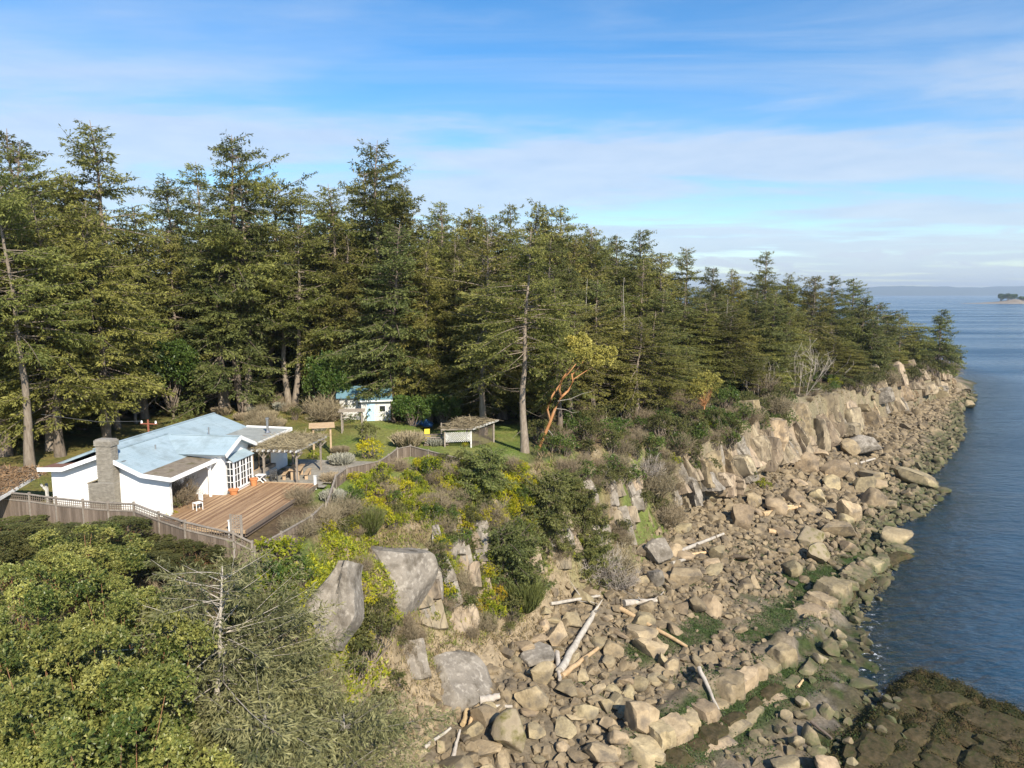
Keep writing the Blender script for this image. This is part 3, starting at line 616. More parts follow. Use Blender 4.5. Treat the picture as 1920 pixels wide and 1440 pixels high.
# patio of laid stones beyond the deck
pat = tag(link('patio', None), kind='structure'); pat.location = HO; pat.rotation_euler = (0, 0, HR)
pm_ = MB().box((0, 0, 0), (.86, .56, .05), tint=.3).mesh('paver', m_patio); pm2 = MB().box((0, 0, 0), (.86, .56, .05), tint=.8).mesh('paver', m_patio); pm3 = MB().box((0, 0, 0), (.86, .56, .05), tint=.55).mesh('paver', m_patio)
for i in range(10):
    for j in range(13):
        x, y = 1.6 + i * .9 + (.4 if j % 2 else 0), 7.95 + j * .6
        if x > 6.3 + .25 * (y - 8) or (x > 7 and y > 13): continue
        o = link('paver', random.choice((pm_, pm2, pm3)), pat); o.location = (x, y, .06 + random.uniform(-.006, .008)); o.rotation_euler = (0, 0, random.uniform(-.02, .02))

# pergola with its mat of bare vine
per = thing('pergola', 'weathered timber pergola roofed with brown vines over the patio', 'pergola', HO, HR)
for (x, y) in ((2.0, 8.0), (4.35, 8.2), (2.2, 12.2), (4.45, 12.2)):
    m_ = MB(); m_.box((x, y, 1.2), (.12, .12, 2.4)); m_.bar((x, y, 1.9), (x + .45, y, 2.35), .08); m_.bar((x, y, 1.9), (x - .45, y, 2.35), .08); m_.obj('post', m_gwood, per)
for y in (8.05, 12.2): MB().box((3.05, y, 2.42), (3.5, .09, .16)).obj('beam', m_gwood, per)
rm = MB().box((0, 0, 0), (.06, 5.5, .13)).mesh('rafter', m_whitew)
for k in range(9): o = link('rafter', rm, per); o.location = (1.4 + k * .41, 10.15, 2.57)
def twig_mat(n, x0, x1, y0, y1, z, seed, zr=.18, ln=.6):
    r = np.random.default_rng(seed); p = np.stack([r.uniform(x0, x1, n), r.uniform(y0, y1, n), z + r.uniform(0, zr, n)], 1)
    d = r.normal(size=(n, 3)) * (1, 1, .28); d /= np.linalg.norm(d, axis=1)[:, None]
    return ribbons(p, d, r.uniform(.4, 1.4, n) * ln, .03, r)
def ribbons(p, d, l, w_, r):
    sd_ = np.cross(d, r.normal(size=d.shape)); sd_ /= np.linalg.norm(sd_, axis=1)[:, None]; l = np.asarray(l)[:, None]; e = p + d * l
    return np.stack([p - sd_ * w_ / 2, p + sd_ * w_ / 2, e + sd_ * w_ / 4, e - sd_ * w_ / 4], 1)
mb = MB(); mb.quads(twig_mat(5200, 1.4, 4.7, 7.7, 12.6, 2.62, 5, .22), np.random.default_rng(1).random(5200)); tag(mb.obj('vine_mat', m_twig, per), kind='stuff')

# picnic table, side table, pots, chair
def at_house(x, y, z=.09): return HL(x, y, z)
t = thing('picnic_table', 'brown timber picnic table with two benches under the pergola', 'table', HL(3.55, 9.9, .09), HR + .25)
for k in range(5): MB().box((-.36 + k * .18, 0, .74), (.17, 1.9, .05), tint=.5).obj('top_board', m_twood, t)
MB().box((0, -.75, .36), (.6, .07, .72)).obj('leg', m_twood, t); MB().box((0, .75, .36), (.6, .07, .72)).obj('leg', m_twood, t)
for sgn in (-1, 1):
    b_ = MB().box((sgn * .78, 0, .43), (.28, 1.8, .05)).obj('bench_seat', m_twood, t)
    for yy in (-.7, .7): MB().box((sgn * .78, yy, .2), (.22, .06, .4)).obj('bench_leg', m_twood, t)
t = thing('folding_table', 'small white folding table with crossed legs by the wide window', 'table', HL(1.95, 7.55, .3), HR)
MB().box((0, 0, .52), (.62, .5, .04)).obj('top', m_white, t)
for yy in (-.2, .2):
    MB().bar((-.28, yy, 0), (.28, yy, .5), .05).obj('leg', m_white, t); MB().bar((.28, yy + .03, 0), (-.28, yy + .03, .5), .05).obj('leg', m_white, t)
def pot(x, y, r, h, lb):
    t = thing('flower_pot', lb, 'pot', HL(x, y, DZ), HR)
    MB().tube([(0, 0, 0), (0, 0, h * .85)], [r * .68, r * .95], 16).obj('bowl', m_terra, t, True, 40); MB().tube([(0, 0, h * .8), (0, 0, h)], [r * 1.08, r * 1.1], 16).obj('rim', m_terra, t, True, 40)
pot(1.85, 6.75, .27, .5, 'tall terracotta pot beside the folding table'); pot(1.6, 4.5, .32, .34, 'wide terracotta pot in front of the bay window')
t = thing('garden_chair', 'dark slatted garden chair beside the picnic table', 'chair', HL(2.45, 8.5, .09), HR + .6)
for k in range(4): MB().box((-.2 + k * .13, 0, .42), (.1, .5, .03)).obj('seat_slat', m_blkmetal, t)
for k in range(4): MB().box((0, .25, .5 + k * .1), (.5, .03, .07)).obj('back_slat', m_blkmetal, t)
for sx_ in (-.23, .23):
    for sy_ in (-.22, .25): MB().box((sx_, sy_, .21 if sy_ < 0 else .45), (.05, .05, .42 if sy_ < 0 else .9)).obj('leg', m_blkmetal, t)
t = thing('white_chair', 'white metal chair under the porch behind bare vine', 'chair', HL(1.2, 1.0, DZ), HR - .5)
MB().box((0, 0, .44), (.45, .45, .03)).obj('seat', m_white, t); MB().box((0, .22, .75), (.45, .03, .4)).obj('backrest', m_white, t)
for sx_ in (-.2, .2):
    for sy_ in (-.2, .2): MB().box((sx_, sy_, .22), (.035, .035, .44)).obj('leg', m_white, t)

# service mast behind the roof
t = thing('service_mast', 'rusty service mast with white insulators behind the roof ridge', 'mast', HL(-6.9, 8.3, 2.9), HR)
MB().bar((0, 0, 0), (0, 0, 1.5), .09).obj('pole', m_rust, t); MB().bar((-.6, 0, 1.2), (.7, 0, 1.2), .07).obj('crossarm', m_rust, t)
for xx in (-.5, .6): MB().tube([(xx, 0, 1.24), (xx, 0, 1.42)], [.07, .05], 8).obj('insulator', m_white, t)
MB().tube([(-.5, 0, 1.38), (-4, .2, 1.2), (-9, .5, 1.6)], .012, 4).obj('wire', m_metal, t)

# lean-to at the left end of the house
car = thing('carport', 'low open carport with leaf covered roof left of the house', 'carport', HL(-11.9, -1.2, -.35), HR)
for (x, y) in ((-.5, -2.3), (2.9, -2.0), (2.9, 2.2), (-3.8, -2.3)): m_ = MB(); m_.box((x, y, .95), (.13, .13, 1.9)); m_.bar((x, y, 1.4), (x - .4, y, 1.85), .08); m_.obj('post', m_whitew, car)
m_ = MB(); slab(m_, (-4.4, -2.7, 1.95), (3.3, -2.5, 1.95), (2.6, 2.8, 2.75), (-4.4, 2.8, 2.75), .1); rf = m_.obj('roof', m_roofm, car)
m_ = MB(); slab(m_, (-4.7, -2.9, 1.98), (-2.0, -2.9, 1.99), (-2.6, -.6, 2.34), (-4.7, -.6, 2.34), .06); m_.obj('blue_sheet', m_roof, rf)
MB().bar((-4.4, -2.75, 1.88), (3.35, -2.55, 1.88), .06, .18).obj('fascia', m_whitew, car); MB().bar((3.36, -2.5, 1.9), (2.66, 2.8, 2.68), .06, .18).obj('fascia', m_whitew, car)
r_ = np.random.default_rng(8); n = 2600; uu = r_.random(n); vv = r_.random(n); p = np.stack([-1.9 + 5 * uu, -2.5 + 5.2 * vv, 1.98 + .8 * (vv * 5.2 + .2) / 5.4], 1)
mb = MB(); d_ = r_.normal(size=(n, 3)) * (1, 1, .5); d_ /= np.linalg.norm(d_, axis=1)[:, None]; mb.quads(ribbons(p, d_, r_.uniform(.1, .4, n), .08, r_), r_.random(n)); tag(mb.obj('leaf_litter', m_litter, rf), kind='stuff')

# fences: posts, rails, boards, lattice
def fence(pts, h, name, label, lattice=0., board_t=.5, spacing=.15, mat=None):
    mat = mat or m_fence
    t = thing(name, label, 'fence', (pts[0][0], pts[0][1], hz(pts[0][0], pts[0][1]))); o0 = Vector(t.location)
    bd = MB(); lt = MB()
    for (a, c) in zip(pts[:-1], pts[1:]):
        L_ = math.hypot(c[0] - a[0], c[1] - a[1]); n = max(1, int(round(L_ / 2.2))); ang = math.atan2(c[1] - a[1], c[0] - a[0])
        for k in range(n):
            p0 = np.array(a) + (np.array(c) - np.array(a)) * k / n; p1 = np.array(a) + (np.array(c) - np.array(a)) * (k + 1) / n
            z0, z1 = hz(*p0), hz(*p1); A0 = Vector((p0[0], p0[1], z0)) - o0; A1 = Vector((p1[0], p1[1], z1)) - o0
            MB().box(A0 + Vector((0, 0, h / 2 + .02)), (.1, .1, h + .2), ang).obj('post', m_gwood, t)
            MB().bar(A0 + Vector((0, 0, h)), A1 + Vector((0, 0, h)), .13, .045).obj('rail', m_gwood, t)
            if lattice:
                MB().bar(A0 + Vector((0, 0, h - lattice)), A1 + Vector((0, 0, h - lattice)), .1, .06).obj('rail', m_gwood, t)
                for zq in np.arange(h - lattice + .1, h - .03, .13): lt.bar(A0 + Vector((0, 0, zq)), A1 + Vector((0, 0, zq)), .012, .035)
            m = int(L_ / n / spacing)
            for q in range(m):
                f = (q + .5) / m; c_ = A0.lerp(A1, f); hh = h - lattice
                bd.box(c_ + Vector((0, 0, (hh - .04) / 2 - .1)), (spacing - .012, .022, hh - .02 + .2), ang, tint=random.random())
                if lattice: lt.box(c_ + Vector((0, 0, h - lattice / 2)), (.035, .016, lattice), ang)
    MB().box(Vector((pts[-1][0], pts[-1][1], hz(*pts[-1]))) - o0 + Vector((0, 0, h / 2)), (.1, .1, h + .2)).obj('post', m_gwood, t)
    tag(bd.obj('fence_boards', mat, t), kind='stuff')
    if lattice: tag(lt.obj('lattice', m_fence, t), kind='stuff')
    return t
def g(px, py, z=14.4): return tuple(P(px, py, z)[:2])
fence([g(612, 962), g(630, 915), g(650, 900), g(712, 884), g(745, 864), g(770, 859), g(838, 868), g(935, 870), g(985, 872)], .9, 'board_fence', 'low grey board fence curving along the cliff edge of the lawn')
fence([g(-60, 975), g(60, 988), g(160, 1000), g(255, 1008), g(350, 1036), g(440, 1046), g(474, 1046)], 2.0, 'lattice_fence', 'brown board fence with lattice top below the chimney wall', lattice=.42)
fence([g(478, 1040), g(528, 1018), g(585, 985), g(606, 966)], 1.0, 'board_fence', 'short grey board fence stepping from the deck to the cliff')
fence([(-47, 92), (-38, 91), (-30, 91.5), (-22, 92)], 1.7, 'board_fence', 'old brown board fence under the tall firs')
a = P(436, 1050, 14.2)
t = thing('lattice_screen', 'tall open lattice screen at the corner of the deck', 'lattice', (a[0], a[1], hz(a[0], a[1]) - .2), R(-12))
for (x, z0, z1) in ((0, 0, 2.9), (.62, 0, 2.9), (1.3, -.6, 1.0)): MB().box((x, 0, (z0 + z1) / 2), (.08, .08, z1 - z0)).obj('post', m_gwood, t)
lt = MB()
for x in np.arange(.06, .6, .12): lt.box((x, 0, 1.6), (.035, .015, 2.5))
for z in np.arange(.35, 2.9, .12): lt.box((.31, .014, z), (.6, .012, .035))
for x in np.arange(.7, 1.3, .12): lt.box((x, 0, .25), (.035, .015, 1.5))
for z in np.arange(-.45, 1.0, .12): lt.box((.96, .014, z), (.66, .012, .035))
for x in np.arange(-.55, 0, .12): lt.box((x, .02, 1.3), (.03, .012, 1.0))
for z in np.arange(.85, 1.8, .12): lt.box((-.27, .032, z), (.6, .012, .03))
tag(lt.obj('lattice', m_gwood, t), kind='stuff')
# wooden steps by the deck
t = thing('wood_steps', 'stacked timber steps between house wall and deck', 'steps', HL(-.2, -1.1, 0), HR)
for k in range(3): MB().box((.3 + k * .25, -.2 * k, .1 + .13 * (2 - k)), (2.2, .3, .05)).obj('tread', m_fence, t)
for xx in (-.7, 1.5): MB().box((xx, -.2, .1), (.06, .8, .3)).obj('stringer', m_fence, t)

# garden buildings
v = P(678, 800, 14.7); sh_ = thing('garden_cottage', 'small white garden cottage with teal blue roof among trees', 'cottage', (v[0] + .3, v[1] + 6, hz(v[0], v[1] + 6)), R(12), sc=.9)
MB().box((0, 0, 1.3), (3.4, 4.0, 2.6)).obj('wall', m_whitew, sh_); MB().box((-2.9, .8, 1.3), (2.6, 3.6, 2.6)).obj('wing_wall', m_whitew, sh_)
m_teal = M('teal_metal_roof', (.10, .20, .25), (.15, .26, .31), 1.2, rough=.45)
rf = MB(); slab(rf, (-1.95, -.1, 3.7), (1.95, -.1, 3.7), (1.95, -2.4, 2.55), (-1.95, -2.4, 2.55), .1); slab(rf, (-1.95, -.1, 3.7), (1.95, -.1, 3.7), (1.95, 2.4, 2.55), (-1.95, 2.4, 2.55), .1); rf.obj('roof', m_teal, sh_)
rf = MB(); slab(rf, (-4.6, .8, 3.9), (-1.2, .8, 3.9), (-1.2, -1.4, 2.75), (-4.6, -1.4, 2.75), .1); slab(rf, (-4.6, .8, 3.9), (-1.2, .8, 3.9), (-1.2, 3, 2.75), (-4.6, 3, 2.75), .1); rf.obj('wing_roof', m_teal, sh_)
MB().box((0, -2.45, 2.45), (3.9, .06, .18)).obj('fascia', m_white, sh_)
d_ = MB().box((-.6, -2.03, 1.02), (.9, .06, 2.0)).obj('door', M('pale_blue_door', (.42, .60, .75), rough=.5), sh_); MB().box((-.27, -2.08, 1.0), (.05, .05, .12)).obj('handle', m_metal, d_)
wd = MB().box((.75, -2.03, 1.45), (.8, .06, .8)).obj('window', m_white, sh_); MB().box((.75, -2.07, 1.45), (.66, .02, .66)).obj('pane', m_glass, wd)
v = P(605, 852, 14.6); t = thing('garden_arbor', 'tan timber arbor with slatted sides beside the patio', 'arbor', (v[0], v[1], hz(v[0], v[1])), R(15))
for (x, y) in ((-.7, 0), (.7, 0), (-.7, 1.5), (.7, 1.5)): MB().box((x, y, 1.15), (.14, .14, 2.3)).obj('post', m_twood, t)
for x in (-.7, .7):
    for k in range(7): MB().box((x, .75, .3 + k * .27), (.03, 1.4, .1)).obj('side_slat', m_twood, t)
for k in range(9): MB().box((0, -.3 + k * .26, 2.36), (2.1, .07, .1)).obj('roof_slat', m_twood, t)
v = P(660, 812, 14.6); t = thing('grey_arbor', 'grey weathered arbor gate in front of the garden cottage', 'arbor', (v[0], v[1], hz(v[0], v[1])), R(8))
for x in (-.95, .95):
    for y in (0, 1.1): MB().box((x, y, 1.05), (.11, .11, 2.1)).obj('post', m_gwood, t)
    for k in range(5): MB().box((x, .55, .35 + k * .35), (.03, 1.1, .06)).obj('side_slat', m_gwood, t)
for k in range(5): MB().box((0, -.2 + k * .37, 2.15), (2.5, .07, .09)).obj('roof_slat', m_gwood, t)
v = P(883, 838, 14.4); t = thing('lattice_shelter', 'low lattice walled shelter with brushwood roof by the lawn', 'shelter', (v[0], v[1], hz(v[0], v[1])), R(22))
for (x, y) in ((0, 0), (2.7, 1.4), (-2.3, .5), (.6, 2.9), (-1.8, 3.2)): MB().box((x, y, .9), (.13, .13, 1.85)).obj('post', m_whitew if x == 0 else m_gwood, t)
m_ = MB(); slab(m_, (-2.7, .3, 1.8), (.1, -.25, 1.75), (3.1, 1.3, 2.1), (.2, 3.5, 2.2), .09); rf = m_.obj('roof', m_roofm, t)
MB().bar((.1, -.28, 1.72), (3.15, 1.32, 2.06), .08, .16).obj('fascia', m_whitew, t); MB().bar((-2.7, .27, 1.76), (.1, -.28, 1.72), .08, .12).obj('fascia', m_gwood, t)
n = 1500; mb = MB(); uu = r_.random(n); vv = r_.random(n)
c00, c10, c11, c01 = [np.array(q) for q in ((-2.7, .3, 1.83), (.1, -.25, 1.78), (3.1, 1.3, 2.13), (.2, 3.5, 2.23))]
p = (c00 * ((1 - uu) * (1 - vv))[:, None] + c10 * (uu * (1 - vv))[:, None] + c11 * (uu * vv)[:, None] + c01 * ((1 - uu) * vv)[:, None])
d_ = r_.normal(size=(n, 3)) * (1, .5, .12); d_ /= np.linalg.norm(d_, axis=1)[:, None]; mb.quads(ribbons(p, d_, r_.uniform(.2, .8, n), .06, r_), r_.random(n)); tag(mb.obj('brushwood', m_twig, rf), kind='stuff')
lt = MB(); ax = np.array((2.7, 1.4)); L_ = np.linalg.norm(ax); 
for k in np.arange(.15, L_, .16): q = ax * k / L_; lt.box((q[0], q[1], .85), (.05, .03, 1.6), math.atan2(ax[1], ax[0]))
tag(lt.obj('slat_wall', m_fence, t), kind='stuff')
lt = MB()
for k in np.arange(-.9, 2.3, .17):
    for sg in (1, -1):
        x0 = -k if sg == 1 else -(k + .9); x1 = -(k + .9) if sg == 1 else -k
        lt.bar((np.clip(x0, -2.3, 0), np.clip(x0, -2.3, 0) * -.21 - .02 * sg, .55), (np.clip(x1, -2.3, 0), np.clip(x1, -2.3, 0) * -.21 - .02 * sg, 1.45), .015, .04)
tag(lt.obj('lattice_wall', m_whitew, t), kind='stuff')
v = P(818, 838, 14.4); t = thing('timber_stack', 'stack of grey timbers beside the lattice shelter', 'timber', (v[0], v[1], hz(v[0], v[1])), R(6))
for k in range(5): MB().box((.08 * (k % 2), k * .12, .12 + .2 * k), (2.2, .28, .11), R(random.uniform(-4, 4))).obj('plank', m_gwood if k % 2 else m_fence, t)
v = P(802, 828, 14.4); t = thing('yellow_chair', 'small yellow plastic chair beside the timber stack', 'chair', (v[0], v[1], hz(v[0], v[1])), R(20))
MB().box((0, 0, .42), (.5, .5, .05)).obj('seat', m_yellow, t); MB().box((0, .25, .75), (.5, .06, .6)).obj('backrest', m_yellow, t)
for sx_ in (-.2, .2):
    for sy_ in (-.2, .2): MB().box((sx_, sy_, .2), (.06, .06, .42)).obj('leg', m_yellow, t)
v = P(788, 800, 14.5); mb = MB(); nu = 9
gxx, gyy = np.meshgrid(np.linspace(-1.1, 1.1, nu), np.linspace(-.9, .9, nu)); gzz = 1.3 - .5 * np.hypot(gxx, gyy) ** 1.3 + .12 * np.sin(gxx * 5) * np.cos(gyy * 4); I = np.arange(nu * nu).reshape(nu, nu)
mb.add(np.stack([gxx.ravel(), gyy.ravel(), gzz.ravel()], 1), np.stack([I[:-1, :-1], I[:-1, 1:], I[1:, 1:], I[1:, :-1]], -1).reshape(-1, 4)); mb.add(np.stack([gxx.ravel() * .95, gyy.ravel() * .95, gzz.ravel() - .12], 1), np.stack([I[:-1, :-1], I[1:, :-1], I[1:, 1:], I[:-1, 1:]], -1).reshape(-1, 4))
o = mb.obj('tarpaulin', m_tarp, smooth=True); o.location = (v[0], v[1] + 2, hz(v[0], v[1] + 2)); tag(o, 'dark blue tarpaulin over a heap under the fir boughs', 'tarpaulin')

# ------------------------------------------------------------------ rocks
def ico(sub):
    bm = bmesh.new(); bmesh.ops.create_icosphere(bm, subdivisions=sub, radius=1); bm.verts.ensure_lookup_table()
    V = np.array([v.co[:] for v in bm.verts]); Fc = np.array([[v.index for v in f.verts] for f in bm.faces]); bm.free(); return V, Fc
ICO = {k: ico(k) for k in (1, 2, 3, 4)}
def rock_v(seed, sub=3, planes=11, lo=.5, hi=.9, amp=.06, soft=.95):
    r = np.random.default_rng(seed); V, Fc = ICO[sub]; V = V.copy()
    for _ in range(planes):
        n = r.normal(size=3); n /= np.linalg.norm(n); d = r.uniform(lo, hi); ov = np.maximum(0, V @ n - d); V = V - ov[:, None] * n * soft
    V = V / np.abs(V).max(0)
    k = seed * 3.7; q = V * 2.3 + k; nn = V / (np.linalg.norm(V, axis=1)[:, None] + 1e-9)
    V = V + nn * (fbm(q[:, 0], q[:, 1], q[:, 2], o=3, seed=seed) - .5)[:, None] * amp * 2
    return V, Fc
def box_rock(seed, sx_, sy_, sz_, cuts=7, amp=.05, taper=.15, nseg=9):
    """a jointed slab: a finely divided block, corners struck off by planes; stands on z = 0"""
    r = np.random.default_rng(seed); bm = bmesh.new(); bmesh.ops.create_cube(bm, size=2); bmesh.ops.subdivide_edges(bm, edges=bm.edges[:], cuts=nseg, use_grid_fill=True)
    bm.verts.ensure_lookup_table(); V = np.array([v.co[:] for v in bm.verts]); Fc = np.array([[v.index for v in f.verts] for f in bm.faces]); bm.free()
    for _ in range(cuts):
        n = r.normal(size=3) * (1, 1, .8); n /= np.linalg.norm(n); d = np.abs(n).sum() * r.uniform(.72, .93); ov = np.maximum(0, V @ n - d); V = V - ov[:, None] * n
    f = 1 - taper * (V[:, 2:3] + 1) / 2; V[:, :2] *= f
    V = V * (sx_ / 2, sy_ / 2, sz_ / 2) ; k = seed * 2.3
    q = V * 1.3 + k; d = (fbm(q[:, 0] * 1.3, q[:, 1] * 1.3, q[:, 2] * .5, o=4, seed=seed) - .5) * amp * 2 * min(sx_, sz_)
    nn = V / (np.array([sx_, sy_, sz_]) / 2); nn /= np.linalg.norm(nn, axis=1)[:, None] + 1e-9
    V = V + nn * d[:, None]
    steps = np.floor((V[:, 0] + .25 * V[:, 2]) / (sx_ * .33) + r.random()) ; V[:, 1] += (hsh(steps + seed * 31) - .5) * sy_ * .22
    V[:, 2] += sz_ / 2
    return V, Fc
def rock_obj(name, V, Fc, mat, loc, rot, label, cat, group=None, sharp=32):
    o = MB().add(V, Fc).obj(name, mat, smooth=True, sharp=sharp); o.location = loc; o.rotation_euler = rot; return tag(o, label, cat, group)
def slab_on(px, py, hp, V, Fc, wm, hm, mat, lb, grp, yaw, proud=.4, maxrun=.9, sharp=28):
    """bed a slab into the slope: it lies along the fall line and stands a little proud of it"""
    p, _ = hit(px, py); q, _ = hit(px, py - hp); up = q - p; h_ = Vector((up.x, up.y, 0)); run = h_.length; rise = max(up.z, hm * .55)
    out = Vector((math.sin(yaw), -math.cos(yaw), 0)); k = min(run, rise * maxrun); ax = (Vector((0, 0, rise)) - out * k)
    zax = ax.normalized(); xax = zax.cross(out).normalized() * -1; xax = Vector((math.cos(yaw), math.sin(yaw), 0)); yax = zax.cross(xax).normalized()
    m = Matrix((xax, yax, zax)).transposed(); ln = ax.length; V = V.copy(); V[:, 2] *= ln / max(V[:, 2].max(), .1) * 1.05; y0 = V[:, 1].min(); V[:, 1] -= y0 + proud
    o = MB().add(V, Fc).obj('rock_slab', mat, smooth=True, sharp=sharp); o.location = p - zax * .25; o.rotation_euler = m.to_euler(); return tag(o, lb, 'rock', grp)
SLABS = [  # px, py of the foot, width, height in photograph pixels, lean, label
 (598, 1228, 118, 235, .25, 'tall smooth grey slab with pale scars standing below the deck fence', m_rockg, 'leaf'),
 (742, 1158, 160, 205, .55, 'broad rounded grey rock face beside the smooth tall slab', m_rockg, 'round'),
 (806, 1122, 40, 80, .3, 'narrow grey slab leaning on the broad rounded rock face', m_rockg, ''),
 (868, 1078, 24, 120, .12, 'slender pale pillar of split sandstone above the golden ivy', m_rock, ''),
 (832, 1098, 30, 110, .15, 'long cracked brown pillar left of the slender pale pillar', m_rock, ''),
 (846, 1046, 30, 66, .1, 'blocky grey stone perched on top of the cracked pillar', m_rockg, ''),
 (818, 1015, 20, 44, .1, 'small upright grey stone in the gorse above the cracked pillar', m_rockg, ''),
 (928, 1052, 20, 56, .2, 'thin tan rock fin below the dark juniper', m_rock, ''),
 (976, 1042, 24, 50, .1, 'pale upright block under the dark juniper boughs', m_rockg, ''),
 (690, 1210, 44, 90, .3, 'brown rock step between the tall slab and the rounded face', m_rock, ''),
 (812, 1190, 56, 90, .3, 'fractured rock wall below the narrow grey slab', m_rock, ''),
 (905, 1128, 42, 96, .3, 'tan rock rib inside the golden ivy', m_rock, ''),
 (950, 1100, 38, 84, .3, 'weathered rib beneath the spreading juniper', m_rockg, ''),
 (1000, 1085, 44, 70, .3, 'squat rock step under the spreading juniper', m_rock, ''),
 (1052, 1068, 46, 80, .3, 'broken rock buttress beside the brown thicket', m_rock, ''),
 (872, 1190, 60, 66, .4, 'low fractured ledge above the scraped rock face', m_rock, ''),
 (775, 1270, 66, 84, .4, 'half buried rock face in the earth slope', m_rockg, ''),
 (1018, 990, 22, 100, .2, 'pale vertical rock band behind the dark juniper', m_rock, ''),
 (1060, 1000, 26, 70, .2, 'low tan rock step beside the dark juniper', m_rock, ''),
 (1150, 950, 30, 90, .15, 'white streaked rock fin right of the dark juniper', m_rockg, ''),
 (1186, 900, 44, 110, .25, 'stepped brown rock buttress under the bright green moss', m_rock, ''),
 (1240, 925, 52, 90, .3, 'rough tan rock wall left of the overhanging block', m_rock, ''),
 (1300, 928, 60, 78, -.1, 'square overhanging sandstone block jutting from the cliff', m_rock, ''),
 (1352, 890, 34, 80, .2, 'tall pale prow of rock right of the overhanging block', m_rockg, ''),
 (1375, 905, 30, 60, .2, 'short brown rock step at the foot of the pale prow', m_rock, ''),
 (1546, 846, 36, 100, .18, 'dark sided wedge in the cliff above the rockfall', m_rockg, ''),
 (1738, 752, 30, 52, .2, 'dark upright fang of rock at the point', m_rockg, ''),
 (1768, 738, 60, 40, .4, 'low layered ledge of rock at the tip of the point', m_rock, ''),
 (1795, 732, 36, 28, .4, 'lowest rock step at the tip of the point', m_rock, ''),
]
for i, (px, py, wp, hp, lean, lb, mat, kind) in enumerate(SLABS):
    p, _ = hit(px, py); s_ = ppm(p); wm, hm = wp / s_, hp / s_ * 1.03
    yaw = R(38) if px > 1150 else R(16); dpt = max(wm * .9, 1.6) if kind == '' else wm * .5
    if kind == 'leaf':
        V, Fc = box_rock(40 + i, wm, dpt, hm, 5, .012, -.0, 12); f = (V[:, 2] / hm); V[:, 0] = V[:, 0] * (1.0 - .72 * sstep(.30, 1.0, f) - .35 * sstep(.4, 0, f)) + wm * .30 * f - wm * .05
        yaw = R(-8)
    elif kind == 'round':
        V, Fc = rock_v(77, 4, 7, .62, .92, .03); V = V * (wm / 2 * 1.05, wm * .36, hm / 2); V[:, 2] += hm * .48
        yaw = R(8)
    else: V, Fc = box_rock(40 + i, wm, dpt, hm, 8, .075, random.uniform(.05, .3))
    slab_on(px, py, hp, V, Fc, wm, hm, mat, lb, 'jointed rock slabs of the sea cliff', yaw, proud=.45 if kind == '' else .3, maxrun=.9 if kind == '' else .55)
# the scraped pale face low on the slope
p, _ = hit(868, 1330); s_ = ppm(p); V, Fc = rock_v(95, 4, 10, .5, .85, .05); V = V * (82 / s_, 1.6, 70 / s_); V[:, 2] += 66 / s_
slab_on(868, 1330, 118, V, Fc, 130 / s_, 118 / s_, m_rockg, 'scraped pale grey rock face low on the earth slope above the boulders', None, R(28), .95, 1.6)
# the cliff itself: tall jointed panels from foot to brow
npan = 96
for i in range(npan):
    tier = i % 2; f = (i // 2) / (npan // 2 - 1); px = 1265 + 530 * f + random.uniform(-9, 9)
    foot = np.interp(px, [1195, 1290, 1380, 1450, 1560, 1700, 1795], [990, 935, 905, 872, 828, 760, 728]) + random.uniform(-8, 6); brow = np.interp(px, [1195, 1290, 1340, 1400, 1450, 1560, 1700, 1795], [880, 850, 815, 760, 732, 728, 704, 696])
    p, _ = hit(px, foot); s_ = ppm(p); hp = (foot - brow) * (random.uniform(.6, 1.0) if tier == 0 else random.uniform(.18, .62)); wm = random.choice((16, 22, 30, 40, 58)) * random.uniform(.8, 1.2) * (1 - .3 * f) / s_; hm = hp / s_
    V, Fc = box_rock(400 + i, wm, 5.5, hm, 13, .11, random.uniform(.0, .4), 8)
    yaw = R(random.uniform(18, 68)); tilt = random.uniform(.10, .5); zx = Vector((-math.sin(yaw) * math.sin(tilt), math.cos(yaw) * math.sin(tilt), math.cos(tilt))); zx = (zx + Vector((random.uniform(-.14, .14), random.uniform(-.1, .1), 0))).normalized()
    xax = Vector((math.cos(yaw), math.sin(yaw), 0)); yax = zx.cross(xax).normalized(); xax = yax.cross(zx); m = Matrix((xax, yax, zx)).transposed(); V = V.copy(); V[:, 1] -= V[:, 1].min() + (random.uniform(.3, 1.7) if tier == 0 else random.uniform(1.2, 3.2))
    o = MB().add(V, Fc).obj('rock_slab', random.choice((m_rock, m_rock, m_rock, m_boul, m_rockg)), smooth=True, sharp=24); o.location = p - zx * .6; o.rotation_euler = m.to_euler()
    tag(o, 'jointed brown panel of the long sea cliff', 'rock', 'panels of the sea cliff')
for i in range(46):
    px = random.uniform(780, 1200); py = np.interp(px, [780, 900, 1000, 1200], [1120, 1070, 1040, 960]) + random.uniform(-60, 60)
    p, _ = hit(px, py); s_ = ppm(p); wm = random.uniform(20, 44) / s_; hp = random.uniform(34, 84); V, Fc = box_rock(500 + i, wm, max(1.2, wm), hp / s_, 9, .1, random.uniform(.1, .4), 6)
    slab_on(px, py, hp, V, Fc, wm, hp / s_, random.choice((m_rock, m_rock, m_rockg)), 'weathered rock rib breaking through the brown scrub', 'rock ribs of the near slope', R(random.uniform(0, 45)), proud=random.uniform(.3, .9), maxrun=.6)

